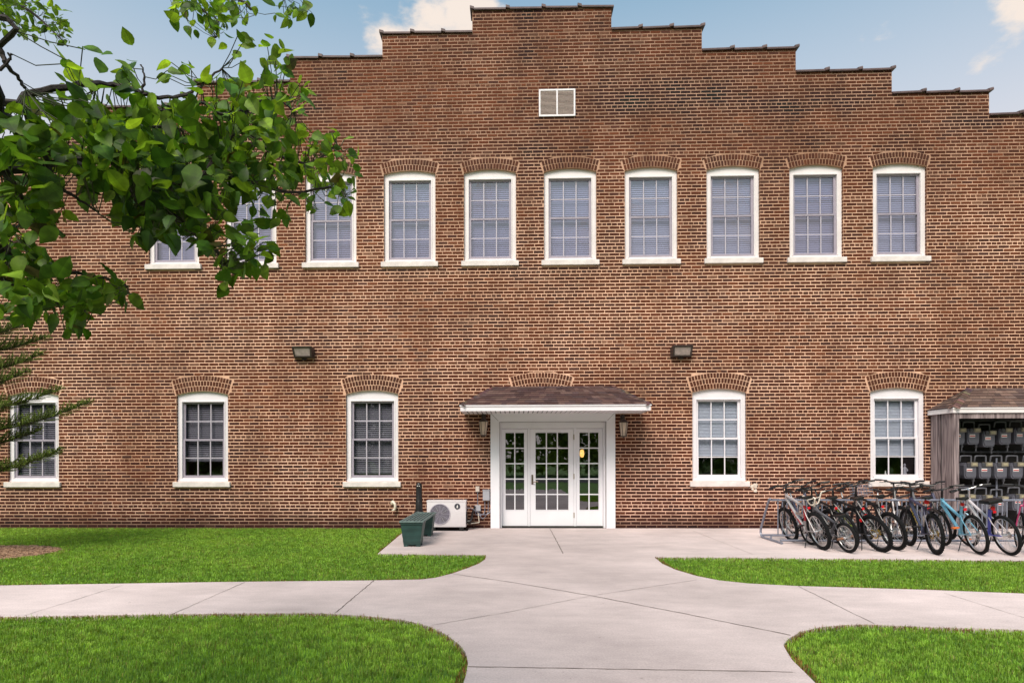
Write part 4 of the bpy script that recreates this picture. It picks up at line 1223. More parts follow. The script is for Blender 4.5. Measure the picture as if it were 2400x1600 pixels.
# ---------------------------------------------------------------- bicycles
def make_bike(label, rear_px, frame_m, r=.33, L=1.05, yaw=0, lean=10, fork_m='black', bar_m='black', rim_m='chrome', kind='mtb', extra=None, saddle_z=.93, bar_z=1.08, seat_m='black', rear=None, flip=False, pedal='black', tub=.0225, mudguard=None, low=False, rotor=None):
    g = onZ(*rear_px) if rear is None else Vector(rear)
    # heading: +x of the bike looks at the wall (flip: away from it)
    hd = R((-90 if flip else 90) - yaw)
    t = thing('bicycle', label, 'bicycle', (g.x, g.y, .001), (-R(lean) if not flip else R(lean), 0, hd), group='bicycles parked in the rack')
    RH, FH = Vector((0, 0, r)), Vector((L, 0, r)); bbx = .42 if kind != 'bmx' else .36
    BB = Vector((bbx, 0, .29 if kind != 'bmx' else .28)); k = r / .33
    ST = Vector((bbx - .17, 0, saddle_z - .17)); HT = Vector((L - .26, 0, bar_z - .18)); HB = Vector((L - .215, 0, bar_z - .31))
    tr0 = .033 if rotor is not None or kind == 'mtb' else .027
    for hub, nm in ((RH, 'rear'), (FH, 'front')):
        we = bpy.data.objects.new('wheel', None); C.objects.link(we); we.parent = t; we.location = hub
        mb = MB(); mb.ring((0, 0, 0), (0, 1, 0), r - tr0, tr0, 40, 8, sq=.95)
        if kind == 'mtb':
            for q in range(40):
                a = 2 * PI * q / 40
                for s_ in (-.012, .012):
                    T = Matrix.Rotation(-a, 4, 'Y') @ Matrix.Translation((r - .003, s_, 0)); mb.box(-.004, .004, -.007, .007, -.012, .012, T=T)
        mb.build('tyre', 'rubber', we, smooth=True)
        mb = MB(); mb.ring((0, 0, 0), (0, 1, 0), r - 2 * tr0 - .006, .011, 40, 6, sq=1.1); mb.build('rim', rim_m, we, smooth=True)
        mb = MB(); nsp = 24
        for q in range(nsp):
            a = 2 * PI * q / nsp; s_ = .028 * (1 if q % 2 else -1); o_ = .35 * (1 if (q // 2) % 2 else -1)
            mb.tube([(.022 * math.cos(a + o_), s_, .022 * math.sin(a + o_)), ((r - 2 * tr0) * math.cos(a), 0, (r - 2 * tr0) * math.sin(a))], .0021, 4, cap=False)
        mb.build('spokes', 'chrome', we)
        mb = MB(); mb.lathe([(.008, -.065), (.022, -.045), (.022, -.028), (.014, -.022), (.014, .022), (.022, .028), (.022, .045), (.008, .065)], axis='y', seg=12)
        mb.build('hub', 'chrome', we)
        if nm == 'rear':
            mb = MB()
            for q, rr in enumerate((.055, .047, .04, .033)): mb.lathe([(rr, -.046 + q * .0045), (rr, -.0435 + q * .0045)], axis='y', seg=18)
            mb.build('cassette', 'gold' if rotor else 'chrome', we)
        if rotor:
            mb = MB(); mb.ring((0, .04, 0), (0, 1, 0), .072, .009, 24, 4, sq=.2); mb.build('brake_disc', 'gold', we)
    fb = MB()
    fb.tube([HT, HB], .023 * tub / .019, 8); fb.tube([BB, HB + (HT - HB) * .15], tub * 1.15, 8)
    tt = ST + (BB - ST) * (.42 if low else .06)
    fb.tube([HT + (HB - HT) * .3, tt], tub, 8); fb.tube([ST, BB], tub * .95, 8); fb.tube([BB + Vector((0, -.04, 0)), BB + Vector((0, .04, 0))], .024, 8)
    st2 = ST + (BB - ST) * (.30 if low else .10)
    for s_ in (-1, 1):
        fb.tube([BB + Vector((-.02, .025 * s_, 0)), RH + Vector((.03, .06 * s_, 0)), RH + Vector((0, .066 * s_, 0))], .0095, 6)
        fb.tube([st2 + Vector((0, .018 * s_, 0)), st2.lerp(RH, .3) + Vector((0, .045 * s_, 0)), RH + Vector((0, .066 * s_, 0))], .0085, 6)
    fo = fb.build('frame', frame_m, t, smooth=True)
    mb = MB(); cr = HB + (HB - HT).normalized() * .03
    mb.tube([HB, cr], .018, 8); mb.tube([cr + Vector((0, -.055, 0)), cr + Vector((0, .055, 0))], .018, 8)
    for s_ in (-1, 1):
        if kind == 'mtb':
            md = cr.lerp(FH, .5); mb.tube([cr + Vector((0, .055 * s_, 0)), md + Vector((0, .058 * s_, 0))], .015, 8); mb.tube([md + Vector((0, .058 * s_, 0)), FH + Vector((0, .062 * s_, 0))], .021, 8)
        else: mb.tube([cr + Vector((0, .05 * s_, 0)), cr.lerp(FH, .6) + Vector((.012, .055 * s_, 0)), FH + Vector((0, .06 * s_, 0))], .012, 8)
    mb.build('fork', fork_m, t, smooth=True)
    # handlebar
    bc = Vector((L - .30, 0, bar_z)); mb = MB(); hw = .31
    if kind == 'bmx':
        for s_ in (-1, 1):
            mb.tube(spline([bc + Vector((.03, 0, -.14)), bc + Vector((.03, .08 * s_, -.13)), bc + Vector((.02, .16 * s_, .03)), bc + Vector((.01, .2 * s_, .045)), bc + Vector((-.03, .32 * s_, .05))], 4), .0115, 7)
        mb.tube([bc + Vector((.025, -.125, -.04)), bc + Vector((.025, .125, -.04))], .008, 7)
    else:
        mb.tube(spline([bc + Vector((-.07, -hw, .0)), bc + Vector((-.03, -.2, .01)), bc + Vector((.02, -.07, -.02)), bc + Vector((.02, .07, -.02)), bc + Vector((-.03, .2, .01)), bc + Vector((-.07, hw, .0))], 4), .013, 8)
    hb = mb.build('handlebar', bar_m, t, smooth=True)
    mb = MB(); mb.tube([HT, bc + Vector((-.02, 0, -.04)), bc + Vector((.02, 0, -.02))], .016, 8); mb.build('stem', 'black' if bar_m == 'black' else bar_m, t, smooth=True)
    for s_ in (-1, 1):
        mb = MB()
        if kind == 'bmx': mb.tube([bc + Vector((-.0, .23 * s_, .047)), bc + Vector((-.035, .335 * s_, .05))], .017, 8)
        else:
            mb.tube([bc + Vector((-.045, .21 * s_, .007)), bc + Vector((-.073, (hw + .015) * s_, 0))], .0175, 8)
            mb.tube([bc + Vector((-.0, .15 * s_, -.005)), bc + Vector((.03, .18 * s_, -.03)), bc + Vector((-.005, .27 * s_, -.04))], .006, 5)
            mb.box(bc.x - .04, bc.x + .0, .15 * s_ - .02, .15 * s_ + .02, bc.z - .02, bc.z + .02)
        mb.build('grip', 'black', t, smooth=True)
    mb = MB(); mb.tube(spline([bc + Vector((.0, .14, -.03)), bc + Vector((.10, .08, .02)), bc + Vector((.12, .0, -.12)), HB + Vector((.04, .03, 0))], 4), .0035, 5)
    mb.tube(spline([bc + Vector((.0, -.14, -.03)), bc + Vector((.09, -.10, -.02)), bc + Vector((.08, -.02, -.16)), HT.lerp(BB, .3)], 4), .0035, 5); mb.build('cable', 'black', t)
    # saddle
    sp = ST + (ST - BB).normalized() * .12
    mb = MB(); mb.tube([ST, sp], .0135, 8); mb.build('seat_post', 'chrome', t, smooth=True)
    prof = [(-.13, .001, .0), (-.125, .065, .018), (-.08, .080, .022), (-.02, .058, .012), (.05, .028, .006), (.12, .019, .004), (.145, .004, -.012)]
    mb = MB(); V_ = []
    for x, hw_, zz_ in prof:
        V_.append([(sp.x + x, y, sp.z + .035 + zz_ - dz) for y, dz in ((-hw_, .035), (-hw_ * .85, .008), (0, 0), (hw_ * .85, .008), (hw_, .035), (0, .045))])
    for a, b in zip(V_[:-1], V_[1:]):
        for q in range(6): mb.face([a[q], a[(q + 1) % 6], b[(q + 1) % 6], b[q]])
    mb.face(V_[0]); mb.face(V_[-1]); mb.build('saddle', seat_m, t, smooth=True)
    # drivetrain
    mb = MB()
    mb.ring(BB + Vector((0, -.05, 0)), (0, 1, 0), .085, .006, 24, 5, sq=.5); mb.tube([BB + Vector((0, -.065, 0)), BB + Vector((.10, -.075, -.13))], .010, 6); mb.tube([BB + Vector((0, .065, 0)), BB + Vector((-.10, .075, .13))], .010, 6)
    for q in range(5):
        a = 2 * PI * q / 5; mb.tube([BB + Vector((0, -.05, 0)), BB + Vector((.08 * math.cos(a), -.05, .08 * math.sin(a)))], .006, 4)
    mb.tube([BB + Vector((0, -.05, .085)), RH + Vector((0, -.045, .045))], .004, 4); mb.tube([BB + Vector((0, -.05, -.085)), RH + Vector((.02, -.045, -.09)), RH + Vector((.0, -.045, -.045))], .004, 4)
    cr_ = mb.build('crankset', 'meter_dark' if kind == 'mtb' else 'chrome', t, smooth=True)
    for off in (Vector((.10, -.12, -.13)), Vector((-.10, .12, .13))):
        mb = MB(); c_ = BB + off; mb.box(c_.x - .045, c_.x + .045, c_.y - .045, c_.y + .045, c_.z - .011, c_.z + .011, bev=.004); mb.build('pedal', pedal, cr_)
    if kind != 'bmx' and not flip:
        mb = MB(); mb.tube([BB + Vector((-.12, .05, -.02)), Vector((BB.x - .20, .19, .06))], .008, 6); mb.build('kickstand', 'black', t)
        mb = MB(); mb.box(st2.x - .16, st2.x - .145, -.022, .022, ST.z - .06, ST.z - .02, bev=.004); mb.build('reflector', 'redref', t)
    if mudguard:
        mb = MB(); mb.ring(RH, (0, 1, 0), r + .025, .028, 20, 6, sq=1.0, a0=-PI * .95, a1=-.12 * PI); mb.build('mudguard', mudguard, t, smooth=True)
    if extra: extra(t, dict(BB=BB, HB=HB, HT=HT, ST=ST, RH=RH, FH=FH, fo=fo))
    return t

silver = paint('silver_paint', (.38, .35, .36)); redp = paint('bike_red', (.42, .012, .025)); gun = paint('gunmetal', (.09, .09, .105), .35)
blk = paint('bike_black', (.012, .012, .014)); blu = paint('sky_blue', (.16, .40, .55)); wht = paint('bike_white', (.56, .51, .53)); vio = paint('bike_violet', (.10, .11, .48))
navy = paint('bike_navy', (.05, .05, .10)); pink = paint('bike_pink', (.60, .06, .20)); lime = paint('lime_decal', (.45, .60, .06)); ivory = paint('ivory_bar', (.66, .58, .50))

def ex_red(t, J):
    mb = MB(); a = J['BB'].lerp(J['HB'], .12); b = J['BB'].lerp(J['HB'], .72); mb.tube([a, b], .0285, 8); mb.build('red_down_tube', redp, t, smooth=True)
    mb = MB(); mb.tube([J['ST'], J['ST'].lerp(J['BB'], .6)], .0240, 8); mb.build('red_seat_tube', redp, t, smooth=True)
    mb = MB(); mb.tube([J['BB'].lerp(J['HB'], .45) + Vector((0, 0, .07)), J['BB'].lerp(J['ST'], .55)], .020, 8); mb.build('shock_absorber', 'chrome', t, smooth=True)
def ex_lime(t, J):
    mb = MB()
    for q in range(5):
        a = J['BB'].lerp(J['HB'], .22 + q * .13); b = J['BB'].lerp(J['HB'], .22 + q * .13 + .085); mb.tube([a, b], .0278, 8)
    mb.build('lime_decal', lime, t)
    mb = MB(); mb.lathe([(.03, -.01), (.03, 0), (.001, .004)], (.18, .055, .56), 'x', 12); mb.lathe([(.03, -.01), (.03, 0), (.001, .004)], (.18, -.055, .6), 'x', 12); mb.build('red_reflector', 'redref', t)
def ex_yellow(t, J):
    mb = MB(); d = (J['HB'] - J['BB'])
    for q in range(9):
        a = J['BB'] + d * (.14 + q * .085)
        for s_ in (-1, 1):
            for (u0, u1, v0, v1) in ((0, .018, -.019, .019), (.024, .040, -.019, .002) if q % 2 else (.024, .040, -.004, .019)):
                n_ = d.normalized(); up = n_.cross(Vector((0, 1, 0)))
                pts = [a + n_ * u + up * v + Vector((0, s_ * .0275, 0)) for u, v in ((u0, v0), (u1, v0), (u1, v1), (u0, v1))]; mb.face(pts)
    mb.build('yellow_lettering', 'yellow', t, fix=False)
    mb = MB(); mb.lathe([(.034, -.03), (.034, 0), (.001, .006)], (J['ST'].x - .06, 0, J['ST'].z + .07), 'x', 12); mb.build('red_tail_light', 'redref', t)
    mb = MB(); mb.tube([J['ST'].lerp(J['BB'], .1), Vector((-.05, 0, J['RH'].z + .40)), Vector((-.28, 0, J['RH'].z + .34))], [.012, .02, .02], 6)
    for s_ in (-1, 1): mb.tube([Vector((-.0, .08 * s_, .74)), Vector((-.15, .09 * s_, .72)), Vector((-.16, .1 * s_, .40)), Vector((0, .075 * s_, .34))], .007, 5)
    mb.build('rear_rack', 'black', t)
    mb = MB(); mb.lathe([(.001, -.10), (.034, -.098), (.036, .05), (.02, .08), (.016, .10), (.001, .102)], (J['BB'].x - .12, .0, .52), 'z', 12); mb.build('water_bottle', mat('bottle_beige', (.42, .34, .31), .3), t, smooth=True)
def ex_blue(t, J):
    mb = MB(); mb.ring((J['ST'].x - .1, 0, J['ST'].z - .18), (0, 1, 0), .075, .011, 20, 6); mb.build('cable_lock', paint('lock_blue', (.45, .62, .75)), t, smooth=True)
    mb = MB(); mb.lathe([(.028, -.02), (.028, 0), (.001, .004)], (J['ST'].x - .04, 0, J['ST'].z + .04), 'x', 10); mb.build('red_tail_light', 'redref', t)
def ex_white(t, J):
    mb = MB(); mb.tube([J['ST'], J['BB']], .0265, 8); mb.tube([J['BB'], J['BB'].lerp(J['HB'], .42)], .0275, 8); mb.build('violet_seat_tube', vio, t, smooth=True)
    for s_ in (-1, 1):
        mb = MB(); mb.tube([J['BB'] + Vector((-.02, .025 * s_, 0)), J['RH'] + Vector((.0, .07 * s_, 0))], .0115, 6); mb.build('violet_chain_stay', vio, t, smooth=True)
    mb = MB(); mb.lathe([(.034, -.02), (.034, 0), (.001, .006)], (J['ST'].x - .07, 0, J['ST'].z + .02), 'x', 12); mb.build('red_tail_light', 'redref', t)
    mb = MB(); mb.box(J['ST'].x - .20, J['ST'].x + .07, -.11, .11, J['ST'].z + .10, J['ST'].z + .17, bev=.03); mb.build('padded_saddle_cover', 'black', t, smooth=True)
def add_lock(t, J, m, f=.5):
    mb = MB(); a = J['BB'].lerp(J['HB'], f); mb.tube(spline([a + Vector((.0, .04, .05)), a + Vector((.12, .09, .0)), a + Vector((.16, .03, -.16)), a + Vector((.05, -.06, -.20)), a + Vector((-.06, -.03, -.06)), a + Vector((.0, .04, .05))], 5), .010, 6); mb.build('cable_lock', m, t, smooth=True)
def ex_lock(t, J): add_lock(t, J, 'black', .55)
def ex_basket(t, J):
    mb = MB(); c = J['FH'] + Vector((.02, 0, .62))
    for z in (-.10, -.05, 0, .05, .10): mb.tube([c + Vector((-.11, -.15, z)), c + Vector((.12, -.15, z)), c + Vector((.12, .15, z)), c + Vector((-.11, .15, z)), c + Vector((-.11, -.15, z))], .004, 5)
    for q in range(7):
        y = -.15 + .05 * q; mb.tube([c + Vector((.12, y, -.10)), c + Vector((.12, y, .10))], .003, 4); mb.tube([c + Vector((-.11, y, -.10)), c + Vector((-.11, y, .10))], .003, 4)
    mb.build('basket', 'galv', t)
def ex_bmx(t, J):
    mb = MB(); mb.lathe([(.02, -.16), (.02, -.06)], (0, 0, J['RH'].z), 'y', 10); mb.lathe([(.02, .06), (.02, .16)], (0, 0, J['RH'].z), 'y', 10); mb.build('axle_peg', 'rust', t)

make_bike('red and silver mountain bicycle at the left end of the rack', (1930, 1288), silver, yaw=-3, lean=15, kind='mtb', extra=ex_red, bar_z=1.12, fork_m='black', pedal='black')
make_bike('small gunmetal stunt bicycle with tall ivory handlebar', (1990, 1295), gun, r=.255, L=.94, yaw=-10, lean=11, kind='bmx', fork_m='black', bar_m=ivory, saddle_z=.66, bar_z=.90, extra=ex_bmx)
make_bike('black bicycle with lime stripes and red rear reflectors', (2068, 1293), blk, yaw=-9, lean=20, kind='mtb', extra=ex_lime, rotor=True, saddle_z=.96, rim_m='meter_dark')
make_bike('black mountain bicycle with yellow lettering and a rear rack', (2195, 1299), navy, yaw=12, lean=5, kind='mtb', extra=ex_yellow, rotor=True, bar_z=1.05, rim_m='meter_dark')
make_bike('sky blue bicycle with low sloping frame beside the wooden post', (2297, 1299), blu, r=.325, yaw=8, lean=11, kind='city', extra=ex_blue, low=True, bar_z=1.04, fork_m='black', pedal='orange')
make_bike('white and violet bicycle with padded black saddle', (2369, 1301), wht, r=.325, L=1.0, yaw=5, lean=12, kind='city', extra=ex_white, low=True, fork_m=wht, bar_m='chrome', bar_z=1.06, saddle_z=.90)
make_bike('pink bicycle with pink mudguard cut off by the right photo edge', (2440, 1296), pink, r=.31, L=.98, yaw=27, lean=-3, kind='city', mudguard=pink, low=True, fork_m=pink, rear=(8.17, -3.92, 0), saddle_z=.88)
make_bike('black bicycle on the wall side with white rimmed wheel', None, blk, yaw=4, lean=8, kind='city', rear=(6.72, -.98, 0), flip=True, seat_m='black', extra=ex_basket)
make_bike('dark bicycle on the wall side behind the yellow lettered one', None, gun, yaw=-3, lean=4, kind='mtb', rear=(7.62, -1.02, 0), flip=True)
make_bike('black bicycle on the wall side behind the red one', None, blk, yaw=3, lean=9, kind='city', rear=(6.0, -1.0, 0), flip=True, bar_z=.98)

make_bike('dark bicycle on the wall side with black mudguard, left half of the rack', None, navy, yaw=-2, lean=12, kind='city', rear=(5.72, -1.02, 0), flip=True, bar_z=1.06, mudguard='black')
make_bike('black bicycle on the wall side with light grey fork', None, blk, yaw=2, lean=-6, kind='mtb', rear=(7.18, -1.05, 0), flip=True, bar_z=1.10, fork_m=silver)
make_bike('dark bicycle on the wall side behind the sky blue one', None, navy, yaw=0, lean=6, kind='mtb', rear=(8.05, -1.05, 0), flip=True, bar_z=1.06)
make_bike('black bicycle between the lime striped and yellow lettered ones', None, blk, yaw=-4, lean=13, kind='mtb', rear=(6.42, -3.30, 0), bar_z=1.10, saddle_z=.95, extra=ex_lock)
make_bike('slim black bicycle leaning close behind the small stunt bicycle', None, blk, yaw=-4, lean=15, kind='city', rear=(5.66, -3.30, 0), bar_z=1.08, extra=ex_lock)

# ---------------------------------------------------------------- lit lamp inside, things on the window sill
p = onY(1364, 1062, 2.2)
t = thing('hall_lamp', 'small lit amber hanging lamp seen through the right sidelight', 'lamp', (p.x, 2.2, p.z))
mb = MB(); mb.lathe([(.03, -.10), (.055, -.05), (.055, .05), (.03, .10)], seg=6); mb.build('shade', 'lamp', t)
mb = MB(); mb.tube([(0, 0, .10), (0, 0, 3.74 - p.z)], .008, 6); mb.lathe([(.10, .10), (.03, .14)], seg=6); mb.build('chain', 'bronze', t)
ow = opens[14]
t = thing('bottle', 'small white bottle on the inner sill of the right window', 'bottle', (ow.xc - .12, .25, ow.z0 + .09))
mb = MB(); mb.lathe([(.02, 0), (.022, .06), (.01, .09), (.01, .12)], seg=10); mb.build('glass', 'tag', t, smooth=True)
mb = MB(); mb.lathe([(.012, .12), (.012, .135)], seg=10); mb.build('cap', 'beige', t)
t = thing('figurine', 'pale little standing figurine on the inner sill of the right window', 'figurine', (ow.xc + .30, .25, ow.z0 + .09))
mb = MB(); mb.lathe([(.055, 0), (.06, .03), (.035, .10), (.045, .17), (.03, .21), (.014, .225), (.026, .25), (.026, .275), (.001, .30)], seg=12)
mb.tube([(-.035, 0, .19), (-.07, 0, .17), (-.085, 0, .23)], .012, 6); mb.tube([(.035, 0, .19), (.065, 0, .15), (.05, -.02, .12)], .012, 6); mb.build('body', mat('grey_figurine', (.30, .29, .33), .5), t, smooth=True)
mb = MB(); mb.box(ow.xc - .6, ow.xc + .6, .21, .30, ow.z0 + .06, ow.z0 + .089); mb.build('inner_sill', 'white', bld)

# ---------------------------------------------------------------- pear tree in the foreground
pear = thing('pear_tree', 'broad leaved pear tree reaching into the photo from the left', 'tree', (-3.1, -12.3, 0))
PB = Vector(pear.location)
def at(px, py, d): return onY(px, py, -D + d)
limbs = []                                            # (world polyline, r0, r1)
hub = Vector((-2.75, -12.25, 2.15)); hub2 = Vector((-2.9, -12.15, 3.0))
L1 = lambda pts, r0, r1: limbs.append(([Vector(p) if not isinstance(p, tuple) or len(p) == 3 and isinstance(p[0], float) and p[2] > 20 else at(*p) for p in pts], r0, r1))
def limb(start, pts, r0, r1): limbs.append(([Vector(start)] * (start is not None) + [at(*p) for p in pts] if start is not None else [at(*p) for p in pts], r0, r1))
limb(hub, [(-120, 215, 1.75), (0, 268, 1.85), (96, 337, 1.9), (172, 383, 1.95), (268, 417, 2.0), (330, 470, 2.0), (400, 500, 2.05), (455, 545, 2.05), (500, 580, 2.1), (520, 620, 2.1)], .017, .004)
limb(None, [(268, 417, 2.0), (370, 440, 2.1), (485, 405, 2.15), (520, 340, 2.2), (560, 290, 2.25), (590, 245, 2.3), (640, 235, 2.35)], .0075, .003)
limb(None, [(410, 480, 2.05), (450, 440, 2.1), (485, 400, 2.15), (560, 300, 2.2), (600, 330, 2.3), (660, 370, 2.35), (730, 380, 2.4), (790, 340, 2.45)], .007, .0025)
limb(None, [(485, 400, 2.15), (600, 430, 2.3), (690, 450, 2.4), (770, 440, 2.45), (810, 455, 2.5)], .006, .0022)
limb(hub, [(-100, 380, 1.8), (0, 402, 1.85), (80, 393, 1.9), (191, 371, 2.0), (287, 367, 2.1), (306, 329, 2.1), (350, 300, 2.15), (420, 300, 2.2)], .011, .003)
limb(hub2, [(-80, 225, 1.9), (76, 218, 1.95), (184, 199, 2.0), (264, 199, 2.1), (333, 218, 2.1), (383, 230, 2.15), (444, 218, 2.2), (470, 200, 2.25), (520, 160, 2.3)], .010, .0025)
limb(None, [(325, 235, 2.1), (383, 260, 2.1), (432, 249, 2.15), (475, 241, 2.2), (520, 265, 2.2), (600, 250, 2.3), (650, 235, 2.3), (690, 260, 2.4)], .006, .002)
limb(None, [(333, 218, 2.1), (338, 180, 2.1), (330, 150, 2.1)], .004, .0015)
limb(None, [(96, 337, 1.9), (130, 430, 1.9), (190, 470, 1.95), (230, 500, 1.95)], .006, .002)
limb(hub, [(-60, 560, 1.9), (0, 650, 1.95), (60, 675, 2.0), (110, 685, 2.05), (165, 702, 2.05), (230, 735, 2.1)], .009, .002)
limb(hub, [(-60, 520, 1.9), (0, 618, 1.95), (107, 626, 2.0), (180, 640, 2.05), (260, 655, 2.1), (300, 670, 2.1)], .008, .002)
limb(None, [(0, 402, 1.85), (40, 440, 1.85), (60, 500, 1.9), (30, 540, 1.9)], .006, .002)
limb(hub2, [(-60, 30, 1.7), (0, 110, 1.75), (12, 150, 1.75), (45, 185, 1.8), (60, 210, 1.8)], .007, .003)
limb(None, [(0, 165, 1.75), (22, 140, 1.75), (24, 125, 1.75)], .004, .002)
# high limbs further out: the two clusters along the top edge
top1 = Vector((-3.4, -10.2, 5.0))
limb(top1, [(-40, -40, 5.0), (60, 20, 5.0), (110, 60, 5.0), (160, 110, 4.9)], .014, .003)
limb(None, [(-40, 0, 5.0), (20, 40, 5.0), (60, 70, 5.0)], .006, .002)
limb(top1, [(250, -110, 3.6), (420, -40, 3.5), (560, 0, 3.4), (600, 35, 3.4)], .014, .003)
limb(None, [(420, -40, 3.5), (470, 20, 3.5), (510, 50, 3.5), (505, 90, 3.4)], .006, .002)
limb(None, [(560, -30, 3.4), (690, -20, 3.3), (720, 30, 3.3)], .006, .002)
# limbs and leaves of the crown outside the photo
def outside(p, m=-60):
    q = p - EYE; dp = q.dot(FW)
    if dp < .15: return q.length > .7
    return CX + F * q.dot(RT) / dp < m or CY - F * q.dot(UP) / dp < -200
crown_limbs = []
for _ in range(60):
    e = Vector((-3.5, -11.9, 3.7)) + Vector((random.gauss(0, .8), random.gauss(0, .8), random.gauss(0, .6)))
    a = hub2 + Vector((-.02, .1, random.uniform(-.6, 1.2))) if e.z > 3 else hub.copy()
    m_ = a.lerp(e, .5) + Vector((0, 0, .12))
    if len(crown_limbs) < 14 and outside(e) and outside(m_) and (e - a).length > .5: crown_limbs.append([a, m_, e])
for pts in crown_limbs: limbs.append((pts, .014, .003))
# trunk
mb = MB(); mb.tube([Vector(p) - PB for p in spline([(-3.1, -12.3, -.02), (-3.08, -12.3, .8), (-2.98, -12.28, 1.6), (-2.9, -12.22, 2.3), (-2.95, -12.1, 3.2), (-3.1, -11.6, 4.2), (-3.3, -10.9, 5.0)], 5)],
                   [.16 - .11 * i / 30 for i in range(31)], 12)
mb.build('trunk', 'bark', pear, smooth=True)
# limb attachments on the trunk
for pts, r0, r1 in limbs:
    S = spline([p - PB for p in pts], 5); n = len(S)
    S = [s_ + Vector((random.uniform(-1, 1), random.uniform(-1, 1), random.uniform(-1, 1))) * .004 for s_ in S]
    mb = MB(); mb.tube(S, [1.35 * (r0 + (r1 - r0) * i / (n - 1)) for i in range(n)], 6); mb.build('branch', 'bark', pear, smooth=True)
for a, b in ((Vector((-2.9, -12.22, 2.3)), hub), (Vector((-2.95, -12.1, 3.2)), hub2), (Vector((-3.3, -10.9, 5.0)), top1)):
    mb = MB(); mb.tube([a - PB, b - PB], [.035, .018], 8); mb.build('branch', 'bark', pear, smooth=True)

# leaves: clusters along the twigs
leaves = []                                           # (pos, size, dark)
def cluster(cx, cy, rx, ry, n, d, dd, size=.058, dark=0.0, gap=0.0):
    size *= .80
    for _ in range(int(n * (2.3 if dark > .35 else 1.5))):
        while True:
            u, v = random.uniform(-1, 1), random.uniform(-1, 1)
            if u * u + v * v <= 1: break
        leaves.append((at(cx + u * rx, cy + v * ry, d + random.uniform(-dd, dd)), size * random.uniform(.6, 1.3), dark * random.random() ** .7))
#        px   py   rx   ry   n   depth spread
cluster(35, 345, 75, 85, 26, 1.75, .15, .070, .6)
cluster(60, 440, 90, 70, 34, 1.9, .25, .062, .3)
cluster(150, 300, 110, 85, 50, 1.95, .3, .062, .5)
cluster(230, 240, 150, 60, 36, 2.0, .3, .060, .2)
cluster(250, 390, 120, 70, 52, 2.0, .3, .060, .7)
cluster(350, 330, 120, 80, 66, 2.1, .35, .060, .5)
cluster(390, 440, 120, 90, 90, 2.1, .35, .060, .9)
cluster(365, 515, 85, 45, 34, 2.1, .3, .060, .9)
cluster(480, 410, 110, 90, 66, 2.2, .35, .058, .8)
cluster(470, 280, 110, 65, 56, 2.2, .35, .058, .35)
cluster(570, 260, 90, 80, 50, 2.3, .35, .060, .2)
cluster(660, 230, 60, 80, 34, 2.3, .3, .058, .1)
cluster(590, 370, 100, 80, 64, 2.3, .35, .056, .5)
cluster(690, 340, 70, 80, 44, 2.4, .3, .052, .2)
cluster(640, 460, 70, 60, 32, 2.35, .3, .050, .3)
cluster(772, 375, 68, 70, 44, 2.5, .25, .048, .1)
cluster(778, 458, 68, 50, 26, 2.5, .25, .048, .2)
cluster(530, 540, 75, 60, 30, 2.15, .3, .056, .5)
cluster(590, 590, 50, 40, 14, 2.2, .2, .056, .2)
cluster(540, 620, 40, 50, 12, 2.15, .2, .056, .3)
cluster(520, 215, 60, 40, 14, 2.25, .3, .056, .1)
cluster(640, 140, 40, 60, 12, 2.3, .2, .058, .1)
cluster(560, 110, 30, 50, 7, 2.3, .2, .052, .1)
cluster(280, 140, 55, 40, 6, 1.9, .2, .062, .1)
cluster(190, 130, 60, 60, 7, 1.85, .2, .062, .1)
cluster(420, 180, 40, 40, 7, 2.1, .2, .056, .1)
cluster(60, 640, 80, 60, 44, 1.95, .25, .056, .3)
cluster(130, 690, 110, 50, 56, 2.05, .25, .054, .4)
cluster(230, 680, 75, 45, 36, 2.1, .25, .052, .3)
cluster(30, 590, 50, 40, 18, 1.95, .2, .054, .2)
cluster(170, 745, 40, 35, 12, 2.05, .2, .050, .4)
cluster(50, 725, 60, 30, 12, 2.0, .2, .054, .2)
cluster(100, 500, 80, 50, 18, 1.95, .25, .056, .3)
cluster(30, 500, 40, 70, 14, 1.9, .25, .056, .3)
cluster(60, 40, 95, 50, 90, 5.0, .4, .062, .3)
cluster(140, 75, 40, 35, 14, 4.95, .3, .060, .2)
cluster(30, 10, 60, 30, 30, 5.0, .3, .062, .2)
cluster(470, 25, 70, 45, 40, 3.45, .3, .062, .2)
cluster(540, 20, 60, 40, 26, 3.4, .3, .062, .2)
cluster(690, 20, 50, 35, 14, 3.3, .25, .062, .2)
cluster(500, 70, 25, 30, 6, 3.4, .2, .060, .1)
# crown around the trunk, outside the photo
for _ in range(1500):
    v = Vector((random.gauss(0, .75), random.gauss(0, .8), random.gauss(0, .75)))
    p = Vector((-3.5, -11.9, 3.6)) + v
    q = p - EYE; dp = q.dot(FW)
    if dp > .15:
        px = CX + F * q.dot(RT) / dp; py = CY - F * q.dot(UP) / dp
        if px > -70 and py > -200: continue
    if (p - EYE).length < .8: continue
    leaves.append((p, .062 * random.uniform(.8, 1.2), .5 * random.random()))

